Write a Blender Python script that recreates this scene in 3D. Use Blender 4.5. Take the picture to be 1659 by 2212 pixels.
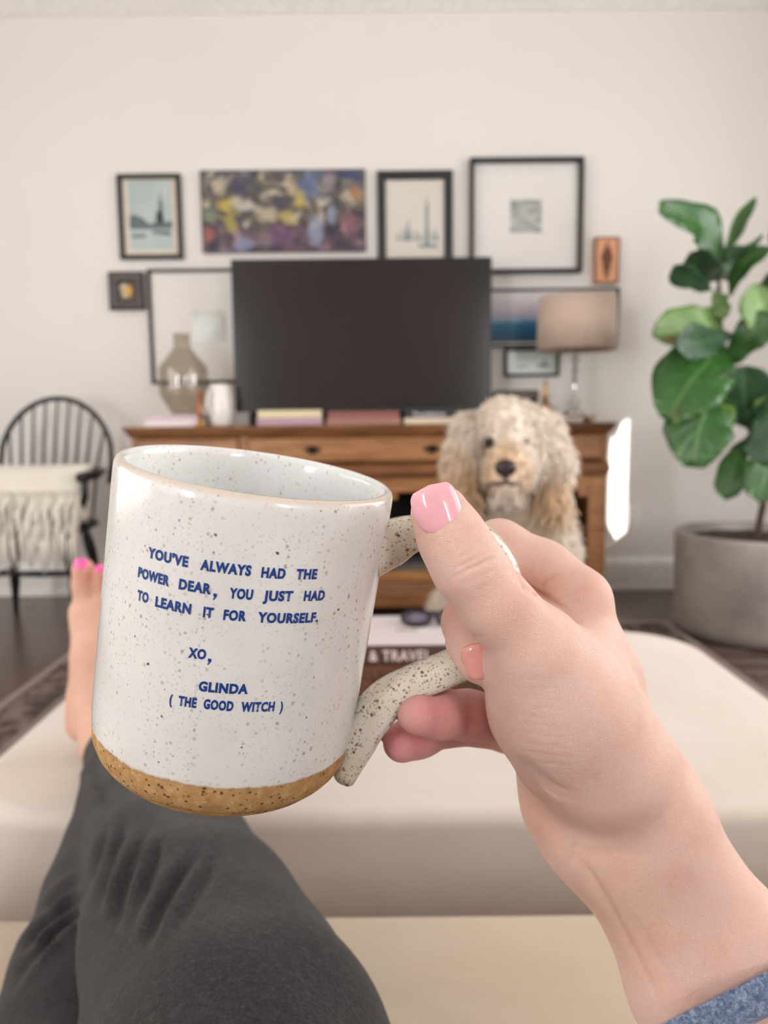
import bpy, bmesh, math, random
import numpy as np
from mathutils import Vector, Matrix, Euler

random.seed(7); np.random.seed(7)
SC = bpy.context.scene
for o in list(bpy.data.objects): bpy.data.objects.remove(o)
COL = SC.collection
PI = math.pi

# ------------------------------------------------------------------ camera
F, CX, CY, EYE = 1661.0, 829.5, 1106.0, 0.88
PITCH, ROLL = math.radians(6.8), math.radians(-0.6)
cam_d = bpy.data.cameras.new('camera'); cam = bpy.data.objects.new('camera', cam_d); COL.objects.link(cam)
cam.location = (0, 0, EYE)
cam.rotation_euler = (Matrix.Rotation(PI/2-PITCH, 3, 'X') @ Matrix.Rotation(ROLL, 3, 'Z')).to_euler()
cam_d.sensor_fit = 'VERTICAL'; cam_d.sensor_height = 34.6; cam_d.lens = F/2212*34.6
cam_d.clip_start = 0.01; cam_d.clip_end = 60
cam_d.dof.use_dof = True; cam_d.dof.focus_distance = 0.215; cam_d.dof.aperture_fstop = 12.5
SC.camera = cam

# ------------------------------------------------------------------ world, sun, window light and fill, exposure
w = bpy.data.worlds.new('world'); SC.world = w; w.use_nodes = True
w.node_tree.nodes['Background'].inputs[0].default_value = (0.75, 0.86, 1.0, 1)
w.node_tree.nodes['Background'].inputs[1].default_value = 1.5
SUN_DIR = Vector((-1.02, 1.73, -0.80)).normalized()
sun_d = bpy.data.lights.new('sun', 'SUN'); sun = bpy.data.objects.new('sun', sun_d); COL.objects.link(sun)
sun_d.energy = 22; sun_d.angle = math.radians(0.6); sun_d.color = (1.0, 0.95, 0.86)
sun.rotation_euler = SUN_DIR.to_track_quat('-Z', 'Y').to_euler(); sun.location = (4, -3, 4)

def area(name, loc, aim, sx, sy, power, color):
    d = bpy.data.lights.new(name, 'AREA'); o = bpy.data.objects.new(name, d); COL.objects.link(o)
    d.shape = 'RECTANGLE'; d.size = sx; d.size_y = sy; d.energy = power; d.color = color
    o.location = loc
    o.rotation_euler = Vector(aim).to_track_quat('-Z', 'Y').to_euler()
    return o
area('daylight_right', (2.10, 1.05, 1.45), (-1, 0, 0), 1.7, 1.5, 46, (1.0, 0.975, 0.955))
area('daylight_left', (-2.95, 0.95, 1.45), (1, 0, 0), 2.7, 1.5, 62, (1.0, 0.972, 0.95))
area('daylight_back_left', (-2.50, -2.55, 1.35), (0, 1, 0), 0.6, 1.9, 120, (0.95, 0.97, 1.0))
area('daylight_back_right', (1.82, -2.55, 1.35), (0, 1, 0), 0.5, 1.9, 70, (0.97, 0.97, 1.0))

area('fill_lower_right', (2.12, 2.21, 1.335), (-1, .25, -.1), 0.3, 0.6, 22, (0.97, 0.98, 1.0))  # added fill lamp, brightens the lower right of the front wall

SC.view_settings.view_transform = 'Standard'; SC.view_settings.look = 'None'
SC.view_settings.gamma = 1; SC.view_settings.use_curve_mapping = False
SC.view_settings.exposure = -0.62
SC.cycles.max_bounces = 10; SC.cycles.diffuse_bounces = 5; SC.cycles.glossy_bounces = 4
SC.cycles.transparent_max_bounces = 12; SC.cycles.transmission_bounces = 6
SC.cycles.caustics_reflective = False; SC.cycles.caustics_refractive = False
SC.cycles.use_denoising = True; SC.cycles.sample_clamp_indirect = 6

# ------------------------------------------------------------------ helpers
RM = np.array(Matrix.Rotation(PI/2-PITCH, 3, 'X') @ Matrix.Rotation(ROLL, 3, 'Z'))
CW = np.array([0, 0, EYE])
def ray(px, py): return RM @ np.array([(px-CX)/F, -(py-CY)/F, -1.0])
def at_y(px, py, Y): v = ray(px, py); return Vector(CW + v*(Y/v[1]))
def at_z(px, py, Z): v = ray(px, py); return Vector(CW + v*((Z-EYE)/v[2]))
def at_d(px, py, d): return Vector(CW + ray(px, py)*d)
def cs(px, py, d): return np.array([(px-CX)/F*d, -(py-CY)/F*d, -d])      # camera-frame metres
def to_world(p): return np.asarray(p) @ RM.T + CW
def to_px(pw):
    q = (np.asarray(pw)-CW) @ RM
    return np.stack([CX-F*q[:, 0]/q[:, 2], CY+F*q[:, 1]/q[:, 2]], 1)

def lin(c):
    if isinstance(c, str):
        c = [int(c[i:i+2], 16)/255 for i in (1, 3, 5)]
    return tuple(((x+0.055)/1.055)**2.4 if x > 0.04045 else x/12.92 for x in c)

class NT:
    """small wrapper to write node trees briefly"""
    def __init__(s, name):
        s.m = bpy.data.materials.new(name); s.m.use_nodes = True; s.t = s.m.node_tree; s.t.nodes.clear()
        s.out = s.n('ShaderNodeOutputMaterial')
    def n(s, typ, **kw):
        x = s.t.nodes.new(typ)
        for k, v in kw.items(): setattr(x, k, v)
        return x
    def l(s, a, b): s.t.links.new(a, b)
    def put(s, sock, v):
        if hasattr(v, 'is_output'): s.l(v, sock)
        elif isinstance(v, str): sock.default_value = (*lin(v), 1)
        elif isinstance(v, (tuple, list)) and sock.type == 'RGBA': sock.default_value = (*v[:3], 1)
        else: sock.default_value = v
    def coord(s, kind='Object', scale=None, rot=None):
        c = s.n('ShaderNodeTexCoord').outputs[kind]
        if scale is None and rot is None: return c
        m = s.n('ShaderNodeMapping'); s.l(c, m.inputs[0])
        if scale is not None: m.inputs[3].default_value = scale if isinstance(scale, tuple) else (scale,)*3
        if rot is not None: m.inputs[2].default_value = rot
        return m.outputs[0]
    def noise(s, vec, scale, detail=3, rough=.55, dist=0):
        x = s.n('ShaderNodeTexNoise'); s.l(vec, x.inputs['Vector'])
        x.inputs['Scale'].default_value = scale; x.inputs['Detail'].default_value = detail
        x.inputs['Roughness'].default_value = rough; x.inputs['Distortion'].default_value = dist
        return x
    def voro(s, vec, scale, feature='F1'):
        x = s.n('ShaderNodeTexVoronoi', feature=feature); s.l(vec, x.inputs['Vector'])
        x.inputs['Scale'].default_value = scale
        return x
    def ramp(s, fac, stops, interp='LINEAR'):
        x = s.n('ShaderNodeValToRGB'); s.put(x.inputs[0], fac); r = x.color_ramp; r.interpolation = interp
        while len(r.elements) < len(stops): r.elements.new(1)
        for e, (p, c) in zip(r.elements, stops):
            e.position = p; e.color = (*lin(c), 1) if isinstance(c, str) else ((c, c, c, 1) if isinstance(c, (int, float)) else (*c, 1))
        return x.outputs[0]
    def math(s, op, a, b=0.0, c=0.0, clamp=False):
        x = s.n('ShaderNodeMath', operation=op, use_clamp=clamp)
        for i, v in enumerate((a, b, c)): s.put(x.inputs[i], v)
        return x.outputs[0]
    def mix(s, fac, a, b, mode='MIX'):
        x = s.n('ShaderNodeMix', data_type='RGBA', blend_type=mode)
        s.put(x.inputs[0], fac); s.put(x.inputs[6], a); s.put(x.inputs[7], b)
        return x.outputs[2]
    def sep(s, v):
        x = s.n('ShaderNodeSeparateXYZ'); s.l(v, x.inputs[0]); return x.outputs
    def bump(s, h, strength=.3, dist=.01, normal=None):
        x = s.n('ShaderNodeBump'); s.put(x.inputs['Height'], h)
        x.inputs['Strength'].default_value = strength; x.inputs['Distance'].default_value = dist
        if normal is not None: s.l(normal, x.inputs['Normal'])
        return x.outputs[0]
    def bsdf(s, color, rough=.5, metal=0, normal=None, **kw):
        x = s.n('ShaderNodeBsdfPrincipled'); s.put(x.inputs['Base Color'], color); s.put(x.inputs['Roughness'], rough)
        x.inputs['Metallic'].default_value = metal
        if normal is not None: s.l(normal, x.inputs['Normal'])
        for k, v in kw.items(): s.put(x.inputs[k.replace('_', ' ')], v)
        s.l(x.outputs[0], s.out.inputs[0]); return x

def plain(name, color, rough=.5, metal=0, var=.06, scale=30, bump=.0, **kw):
    """one colour with a little tonal variation and fine relief"""
    t = NT(name); v = t.coord()
    nz = t.noise(v, scale, 4)
    c = lin(color) if isinstance(color, str) else color
    lo = tuple(x*(1-var) for x in c); hi = tuple(min(1, x*(1+var)) for x in c)
    col = t.ramp(nz.outputs[0], [(.3, lo), (.7, hi)])
    nm = t.bump(nz.outputs[0], bump, .002) if bump else None
    t.bsdf(col, rough, metal, nm, **kw); return t.m

def wood(name, dark, mid, light, scale=(1, 9, 9), rough=.45, bump=.15, stretch=6, **kw):
    t = NT(name); v = t.coord('Object', scale)
    n1 = t.noise(v, stretch, 6, .6, .6); n2 = t.noise(v, stretch*9, 3, .6)
    f = t.math('ADD', t.math('MULTIPLY', n1.outputs[0], .75), t.math('MULTIPLY', n2.outputs[0], .25))
    col = t.ramp(f, [(.32, dark), (.5, mid), (.68, light)])
    t.bsdf(col, rough, 0, t.bump(f, bump, .004), **kw); return t.m

def mesh_obj(name, me, mat=None, parent=None, smooth=False):
    o = bpy.data.objects.new(name, me); COL.objects.link(o)
    if mat is not None:
        for m in (mat if isinstance(mat, (list, tuple)) else [mat]): me.materials.append(m)
    if smooth: me.polygons.foreach_set('use_smooth', np.ones(len(me.polygons), dtype=bool))
    if parent is not None:
        o.parent = parent
        o.matrix_parent_inverse = parent.matrix_basis.inverted()
    return o
def obj(name, bm, mat=None, parent=None, smooth=False):
    me = bpy.data.meshes.new(name); bm.normal_update(); bm.to_mesh(me); bm.free()
    return mesh_obj(name, me, mat, parent, smooth)
def fast_mesh(name, V, faces):
    """V (n,3), faces (m,k) constant k"""
    me = bpy.data.meshes.new(name); V = np.asarray(V, dtype=np.float32); faces = np.asarray(faces, dtype=np.int32)
    m, k = faces.shape
    me.vertices.add(len(V)); me.vertices.foreach_set('co', V.ravel())
    me.loops.add(m*k); me.loops.foreach_set('vertex_index', faces.ravel())
    me.polygons.add(m); me.polygons.foreach_set('loop_start', np.arange(0, m*k, k, dtype=np.int32))
    me.polygons.foreach_set('loop_total', np.full(m, k, dtype=np.int32))
    me.update(calc_edges=True); return me
def set_color(me, cols):
    a = me.color_attributes.new('Col', 'FLOAT_COLOR', 'POINT')
    c = np.ones((len(me.vertices), 4), dtype=np.float32); c[:, :3] = cols; a.data.foreach_set('color', c.ravel())

def tag(o, label=None, cat=None, group=None, kind=None):
    if label: o['label'] = label
    if cat: o['category'] = cat
    if group: o['group'] = group
    if kind: o['kind'] = kind
    return o
def thing(name, label, cat, loc=(0, 0, 0), rz=0, group=None):
    o = bpy.data.objects.new(name, None); COL.objects.link(o); o.location = loc; o.rotation_euler = (0, 0, rz)
    o.empty_display_size = .05
    return tag(o, label, cat, group)

def bx(bm, x0, x1, y0, y1, z0, z1, bev=0, seg=2):
    r = bmesh.ops.create_cube(bm, size=1.0)
    vs = r['verts']
    for v in vs:
        v.co = Vector(((x0+x1)/2+v.co.x*(x1-x0), (y0+y1)/2+v.co.y*(y1-y0), (z0+z1)/2+v.co.z*(z1-z0)))
    if bev:
        es = list({e for v in vs for e in v.link_edges})
        bmesh.ops.bevel(bm, geom=es, offset=bev, segments=seg, profile=.5, affect='EDGES', clamp_overlap=True)
    return bm
def box(name, x0, x1, y0, y1, z0, z1, mat, parent=None, bev=0, seg=2):
    return obj(name, bx(bmesh.new(), x0, x1, y0, y1, z0, z1, bev, seg), mat, parent)
def tube(bm, pts, radii, n=10, cap=True):
    pts = [Vector(p) for p in pts]
    if not isinstance(radii, (list, tuple)): radii = [radii]*len(pts)
    rings = []; ref = None
    for i, p in enumerate(pts):
        d = (pts[min(i+1, len(pts)-1)]-pts[max(i-1, 0)]).normalized()
        if ref is None: ref = Vector((0, 0, 1)) if abs(d.z) < .9 else Vector((1, 0, 0))
        u = (ref-d*ref.dot(d)).normalized(); ref = u; v = d.cross(u)
        rings.append([bm.verts.new(p+(u*math.cos(2*PI*k/n)+v*math.sin(2*PI*k/n))*radii[i]) for k in range(n)])
    for a, b in zip(rings, rings[1:]):
        for k in range(n): bm.faces.new((a[k], a[(k+1) % n], b[(k+1) % n], b[k]))
    if cap:
        bm.faces.new(rings[0][::-1]); bm.faces.new(rings[-1])
    return bm
def lathe(bm, prof, c=(0, 0, 0), n=32, cap0=True, cap1=True):
    rings = []
    for r, z in prof:
        rings.append([bm.verts.new((c[0]+r*math.cos(2*PI*k/n), c[1]+r*math.sin(2*PI*k/n), c[2]+z)) for k in range(n)])
    for a, b in zip(rings, rings[1:]):
        for k in range(n): bm.faces.new((a[k], a[(k+1) % n], b[(k+1) % n], b[k]))
    if cap0: bm.faces.new(rings[0][::-1])
    if cap1: bm.faces.new(rings[-1])
    return bm
def slab(bm, x0, x1, y0, y1, z0, z1, rc, re, puff=0, n=8, m=5, top_rings=8):
    """soft upholstered block: rounded plan corners rc, rounded top edge re, crowned top"""
    def ring(inset, z, crown=0):
        pts = []; r = max(rc-inset*.6, .004)
        ax0, ax1, ay0, ay1 = x0+inset, x1-inset, y0+inset, y1-inset
        for cx, cy, a0 in ((ax1-r, ay1-r, 0), (ax0+r, ay1-r, PI/2), (ax0+r, ay0+r, PI), (ax1-r, ay0+r, 3*PI/2)):
            for k in range(n+1):
                a = a0+PI/2*k/n; pts.append((cx+r*math.cos(a), cy+r*math.sin(a)))
        # extra points on straights come from interpolation between corners
        out = []
        for i, p in enumerate(pts):
            q = pts[(i+1) % len(pts)]; out.append(p)
            L = math.hypot(q[0]-p[0], q[1]-p[1])
            if (i+1) % (n+1) == 0:
                for s in range(1, 6): out.append((p[0]+(q[0]-p[0])*s/6, p[1]+(q[1]-p[1])*s/6))
        return [bm.verts.new((a, b, z)) for a, b in out]
    rings = [ring(0, z0), ring(0, z0+(z1-re-z0)*.5), ring(0, z1-re)]
    for k in range(1, m+1):
        a = PI/2*k/m; rings.append(ring(re*(1-math.cos(a)), z1-re+re*math.sin(a)))
    half = min(x1-x0, y1-y0)/2-re-.01
    for k in range(1, top_rings+1):
        f = k/top_rings; rings.append(ring(re+half*f*.98, z1+puff*math.sin(f*PI/2)))
    for a, b in zip(rings, rings[1:]):
        N = len(a)
        for k in range(N): bm.faces.new((a[k], a[(k+1) % N], b[(k+1) % N], b[k]))
    bm.faces.new(rings[-1]); bm.faces.new(rings[0][::-1])
    return bm
def poly_prism(bm, pts2, y0, y1, M=None):
    """closed outline in (x,z), extruded from y0 to y1"""
    a = [bm.verts.new((x, y0, z)) for x, z in pts2]; b = [bm.verts.new((x, y1, z)) for x, z in pts2]
    N = len(a)
    bm.faces.new(a); bm.faces.new(b[::-1])
    for k in range(N): bm.faces.new((a[k], b[k], b[(k+1) % N], a[(k+1) % N]))
    return bm
def catmull(P, n):
    P = [np.asarray(p, float) for p in P]; P = [2*P[0]-P[1]]+P+[2*P[-1]-P[-2]]; out = []
    segs = len(P)-3
    for i in range(n):
        t = i/(n-1)*segs; k = min(int(t), segs-1); u = t-k; a, b, c, d = P[k:k+4]
        out.append(.5*((2*b)+(-a+c)*u+(2*a-5*b+4*c-d)*u*u+(-a+3*b-3*c+d)*u**3))
    return np.array(out)
def text_mesh(s, size, extrude=0, offset=0):
    cu = bpy.data.curves.new('t', 'FONT'); cu.body = s; cu.size = size; cu.extrude = extrude; cu.offset = offset; cu.space_character = 1.12
    cu.resolution_u = 3
    o = bpy.data.objects.new('t', cu); me = bpy.data.meshes.new_from_object(o)
    bpy.data.objects.remove(o); bpy.data.curves.remove(cu); return me

# ---- implicit-surface modelling: smooth unions of round cones, meshed with surface nets
def smin(a, b, k):
    if k <= 0: return np.minimum(a, b)
    h = np.maximum(k-np.abs(a-b), 0)/k
    return np.minimum(a, b)-h*h*k*.25
class Field:
    def __init__(s, lo, hi, vox):
        s.lo = np.array(lo, np.float32); s.vox = vox
        s.n = np.ceil((np.array(hi)-s.lo)/vox).astype(int)+1
        s.d = np.full(s.n, 1.0, np.float32)
    def block(s, lo, hi):
        i0 = np.clip(np.floor((lo-s.lo)/s.vox).astype(int), 0, s.n); i1 = np.clip(np.ceil((hi-s.lo)/s.vox).astype(int)+1, 0, s.n)
        if (i1 <= i0).any(): return None, None
        ax = [(np.arange(i0[k], i1[k], dtype=np.float32)*s.vox+s.lo[k]) for k in range(3)]
        return tuple(slice(i0[k], i1[k]) for k in range(3)), (ax[0][:, None, None], ax[1][None, :, None], ax[2][None, None, :])
    def cone(s, a, ra, b, rb, k, tgt=None, flat=None):
        a = np.asarray(a, np.float32); b = np.asarray(b, np.float32); m = max(ra, rb)+k+3*s.vox
        sl, X = s.block(np.minimum(a, b)-m, np.maximum(a, b)+m)
        if sl is None: return
        ab = b-a; L2 = float(ab@ab)+1e-12
        px, py, pz = X[0]-a[0], X[1]-a[1], X[2]-a[2]
        t = np.clip((px*ab[0]+py*ab[1]+pz*ab[2])/L2, 0, 1)
        d = np.sqrt((px-t*ab[0])**2+(py-t*ab[1])**2+(pz-t*ab[2])**2)-(ra+(rb-ra)*t)
        D = s.d if tgt is None else tgt
        D[sl] = smin(D[sl], d, k)
    def ell(s, c, r, k, tgt=None, rot=None):
        c = np.asarray(c, np.float32); r = np.asarray(r, np.float32); m = float(r.max())+k+3*s.vox
        sl, X = s.block(c-m, c+m)
        if sl is None: return
        p = [X[i]-c[i] for i in range(3)]
        if rot is not None:
            Rm = np.asarray(rot, np.float32); p = [p[0]*Rm[0, i]+p[1]*Rm[1, i]+p[2]*Rm[2, i] for i in range(3)]
        k0 = np.sqrt((p[0]/r[0])**2+(p[1]/r[1])**2+(p[2]/r[2])**2); k1 = np.sqrt((p[0]/r[0]**2)**2+(p[1]/r[1]**2)**2+(p[2]/r[2]**2)**2)
        d = k0*(k0-1)/(k1+1e-9)
        D = s.d if tgt is None else tgt
        D[sl] = smin(D[sl], d, k)
    def new(s): return np.full(s.n, 1.0, np.float32)
    def mesh(s):
        d = s.d; neg = d < 0; nx, ny, nz = d.shape
        cnt = np.zeros((nx-1, ny-1, nz-1), np.int8)
        for i in (0, 1):
            for j in (0, 1):
                for k in (0, 1): cnt += neg[i:nx-1+i, j:ny-1+j, k:nz-1+k]
        act = (cnt > 0) & (cnt < 8); I, J, K = np.nonzero(act)
        idx = np.full(act.shape, -1, np.int32); idx[I, J, K] = np.arange(len(I))
        acc = np.zeros((len(I), 3)); num = np.zeros(len(I))
        cor = [(i, j, k) for i in (0, 1) for j in (0, 1) for k in (0, 1)]
        for p in cor:
            for ax in range(3):
                if p[ax]: continue
                q = list(p); q[ax] = 1
                a = d[I+p[0], J+p[1], K+p[2]]; b = d[I+q[0], J+q[1], K+q[2]]
                c = (a < 0) != (b < 0); t = np.where(c, a/(np.where(c, a-b, 1)), 0)
                P = np.tile(np.array(p, float), (len(I), 1)); P[:, ax] += t
                acc += P*c[:, None]; num += c
        V = (acc/num[:, None]+np.stack([I, J, K], 1))*s.vox+s.lo
        quads = []
        for ax in range(3):
            a0 = [slice(1, -1)]*3; a0[ax] = slice(0, d.shape[ax]-1)
            a1 = list(a0); a1[ax] = slice(1, d.shape[ax])
            A = neg[tuple(a0)]; B = neg[tuple(a1)]; ch = A != B
            i = np.array(np.nonzero(ch)).T; off = np.array([1, 1, 1]); off[ax] = 0; i = i+off
            u, v = (ax+1) % 3, (ax+2) % 3
            def g(du, dv):
                j = i.copy(); j[:, u] -= du; j[:, v] -= dv; return idx[j[:, 0], j[:, 1], j[:, 2]]
            q = np.stack([g(1, 1), g(0, 1), g(0, 0), g(1, 0)], 1)
            fl = ~A[ch]; q[fl] = q[fl][:, ::-1]
            quads.append(q)
        Q = np.concatenate(quads)
        Q = Q[(Q >= 0).all(1)]
        return V, Q
def relax(V, Q, it=2, lam=.5):
    for _ in range(it):
        S = np.zeros_like(V); n = np.zeros(len(V))
        for a, b in ((0, 1), (1, 2), (2, 3), (3, 0)):
            for p, q in ((a, b), (b, a)):
                S += np.stack([np.bincount(Q[:, p], V[Q[:, q], c], len(V)) for c in range(3)], 1)
                n += np.bincount(Q[:, p], minlength=len(V))
        V = V+(S/np.maximum(n, 1)[:, None]-V)*lam
    return V
def vnormals(V, Q):
    fn = np.cross(V[Q[:, 2]]-V[Q[:, 0]], V[Q[:, 3]]-V[Q[:, 1]])
    N = np.zeros_like(V)
    for k in range(4):
        N += np.stack([np.bincount(Q[:, k], fn[:, c], len(V)) for c in range(3)], 1)
    return N/(np.linalg.norm(N, axis=1)[:, None]+1e-12)
def seg_dist(p, line):
    """distance of 2-D points to a polyline and a taper along it"""
    best = np.full(len(p), 1e9); tp = np.zeros(len(p)); line = np.asarray(line, float); n = len(line)-1
    for i in range(n):
        a, b = line[i], line[i+1]; ab = b-a; t = np.clip(((p-a)@ab)/(ab@ab+1e-9), 0, 1)
        dd = np.linalg.norm(p-a-t[:, None]*ab, axis=1); m = dd < best
        best[m] = dd[m]; tp[m] = (i+t[m])/n
    return best, np.clip(np.minimum(tp, 1-tp)*4, .15, 1)

# ------------------------------------------------------------------ materials
M = {}
def wall_mat():
    t = NT('wall_paint'); v = t.coord(); n = t.noise(v, 1.2, 2); n2 = t.noise(v, 220, 2)
    t.bsdf(t.ramp(n.outputs[0], [(.3, '#e2ddd8'), (.7, '#e5e0db')]), .7, 0, t.bump(n2.outputs[0], .05, .001)); return t.m
M['wall'] = wall_mat()
M['ceiling'] = plain('ceiling_paint', '#eceae7', .8, 0, .01, 3)
M['trim'] = plain('white_trim_paint', '#eae7e2', .4)
M['shade_cloth'] = plain('window_shade_cloth', '#f2ede4', .9)
M['plank'] = wood('dark_stained_oak', '#44332d', '#57443d', '#6a564d', (.9, 9, 9), .26, .12, 5)
M['console'] = wood('honey_brown_pine', '#74482a', '#9a683d', '#b58252', (.8, 6, 6), .42, .12, 5)
M['console_dark'] = wood('brown_pine_moulding', '#5a3620', '#7f5231', '#996a41', (.8, 6, 6), .4, .12, 5)
M['void'] = plain('cabinet_inside_shade', '#17120f', .8)  # near-black, the shade inside the cabinet put into the colour
M['bronze'] = plain('dark_bronze', '#241813', .38, .7)
M['black_frame'] = plain('black_frame_paint', '#1d1c1e', .42)
M['brown_frame'] = wood('dark_walnut_frame', '#1d120f', '#2e1d18', '#3f2b23', (1, 8, 8), .35)
M['mat_board'] = plain('white_mat_board', '#e6e2de', .75, 0, .02)
M['tv_case'] = plain('black_plastic', '#121214', .4)
def screen_mat():
    t = NT('television_screen'); v = t.coord(); n = t.noise(v, 3, 2)
    t.bsdf(t.ramp(n.outputs[0], [(.3, '#1d1715'), (.7, '#221b18')]), .14, 0, None, Specular_IOR_Level=.5); return t.m
M['screen'] = screen_mat()
M['black_wood'] = plain('black_lacquered_wood', '#17171b', .38)
M['brass'] = plain('polished_brass', '#c79a4a', .22, .95)
M['copper'] = plain('copper', '#a8623f', .35, .7)
M['chrome'] = plain('polished_nickel', '#d9d6d2', .12, 1)
M['porcelain'] = plain('white_porcelain', '#ece6e3', .2)
M['grey_paper'] = plain('grey_cloth_board', '#8d8583', .7)
M['pages'] = plain('book_pages', '#e3d6c2', .85, 0, .08, 200)
M['soil'] = plain('potting_soil', '#3a2920', .95, 0, .4, 60, .8)
M['bark'] = plain('brown_bark', '#4a352c', .8, 0, .3, 80, .5)
def concrete_mat():
    t = NT('grey_cement'); v = t.coord(); n = t.noise(v, 4.5, 5, .6); n2 = t.noise(v, 90, 3)
    t.bsdf(t.ramp(n.outputs[0], [(.35, '#857d79'), (.65, '#a39a93')]), .62, 0, t.bump(n2.outputs[0], .2, .002)); return t.m
M['cement'] = concrete_mat()
def linen_mat(name, a, b, scale=900, bump=.25, wr=.0):
    t = NT(name); v = t.coord()
    w1 = t.n('ShaderNodeTexWave', wave_type='BANDS', bands_direction='X'); t.l(v, w1.inputs[0]); w1.inputs['Scale'].default_value = scale/3; w1.inputs['Distortion'].default_value = 1.5
    w2 = t.n('ShaderNodeTexWave', wave_type='BANDS', bands_direction='Y'); t.l(v, w2.inputs[0]); w2.inputs['Scale'].default_value = scale/3; w2.inputs['Distortion'].default_value = 1.5
    n = t.noise(v, 5, 4); h = t.math('ADD', w1.outputs[1], w2.outputs[1])
    nm = t.bump(h, bump, .0006)
    if wr:
        n3 = t.noise(t.coord('Object', (1, 3.2, 1)), 4.2, 3, .5, .6); nm = t.bump(n3.outputs[0], wr, .03, nm)
    t.bsdf(t.ramp(n.outputs[0], [(.3, a), (.7, b)]), .9, 0, nm, Sheen_Weight=.15); return t.m
M['linen'] = linen_mat('natural_linen', '#d5cabf', '#ddd4cb', 900, .25, .22)
M['sofa_linen'] = linen_mat('shaded_sofa_linen', '#c9b6a0', '#d2c0ab', 900, .25, .22)  # ottoman linen darkened, the sitter's shade put into its colour
M['shade_linen'] = linen_mat('taupe_lampshade_linen', '#c3ab9a', '#cdb7a6', 700, .2)
M['pillow'] = linen_mat('cream_cotton', '#ddd5c8', '#e6dfd3', 500, .4)
M['rug_field'] = linen_mat('rug_pile', '#6e5e56', '#83736a', 600, .5)
def rug_border():
    t = NT('patterned_rug_border'); v = t.coord(); n = t.noise(v, 9, 4, .65, 1.6); vo = t.voro(v, 14)
    f = t.math('ADD', t.math('MULTIPLY', n.outputs[0], .8), t.math('MULTIPLY', vo.outputs[0], .25))
    t.bsdf(t.ramp(f, [(.34, '#2f2523'), (.5, '#4c3d38'), (.62, '#7c6c64'), (.75, '#584842')]), .95, 0, t.bump(n.outputs[0], .4, .004)); return t.m
M['rug_border'] = rug_border()
M['rug_edge'] = plain('pale_rug_binding', '#8f7f78', .9, 0, .12, 120, .3)

# ------------------------------------------------------------------ room shell
X0, X1, Y0, Y1, ZC = -3.0, 2.15, -2.6, 3.9, 2.86
def struct(name, bm, m, parent=None, smooth=False):
    o = obj(name, bm, m, parent, smooth)
    if parent is None: tag(o, kind='structure')
    return o
fl = struct('floor', bx(bmesh.new(), X0-.1, X1+.1, Y0-.1, Y1+.1, -.12, -.012), plain('subfloor', '#1c1412', .8))
# individual boards, laid across the room; nearest and farthest rows that the photo can show
row = 0; y = 1.05
while y < Y1-.001:
    y2 = min(y+.127, Y1); x = X0-random.random()*1.1
    while x < X1:
        x2 = x+random.uniform(1.3, 2.2); a, b = max(x, X0)+.0009, min(x2, X1)-.0009
        if b-a > .02:
            o = box('plank', a, b, y+.0011, y2-.0011, -.012, random.uniform(-.0006, 0), M['plank'], fl, .0012, 1)
            o.data.transform(Matrix.Translation((-a, -y, 0))); o.location = (a, y, 0)
        x = x2
    y = y2; row += 1
o = box('plank_field', X0, X1, Y0, 1.05, -.012, -.0004, M['plank'], fl)
struct('ceiling', bx(bmesh.new(), X0-.1, X1+.1, Y0-.1, Y1+.1, ZC, ZC+.1), M['ceiling'])
struct('wall_front', bx(bmesh.new(), X0-.1, X1+.1, Y1, Y1+.1, -.02, ZC), M['wall'])
def wall_with_holes(name, axis, c0, c1, u0, u1, holes):
    """wall slab between c0..c1 on its axis, running u0..u1, with rectangular openings (a,b,z0,z1)"""
    bm = bmesh.new(); us = sorted({u0, u1, *[h[0] for h in holes], *[h[1] for h in holes]})
    for a, b in zip(us, us[1:]):
        hs = sorted([h for h in holes if h[0] <= a+1e-6 and h[1] >= b-1e-6], key=lambda h: h[2]); z = -.02
        for h in hs+[None]:
            zt = h[2] if h else ZC
            if zt > z:
                if axis == 'x': bx(bm, c0, c1, a, b, z, zt)
                else: bx(bm, a, b, c0, c1, z, zt)
            if h: z = h[3]
    return struct(name, bm, M['wall'])
RW = [(.15, 1.95, .65, 2.25), (2.03, 2.39, 1.00, 1.67)]
LW = [(-.45, 2.35, .65, 2.25)]
BW = [(-2.85, -2.15, .35, 2.35), (1.54, 2.10, .35, 2.35)]
wall_with_holes('wall_right', 'x', X1, X1+.1, Y0, Y1, RW)
wall_with_holes('wall_left', 'x', X0-.1, X0, Y0, Y1, LW)
wall_with_holes('wall_back', 'y', Y0-.1, Y0, X0, X1, BW)
wn = 0
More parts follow.
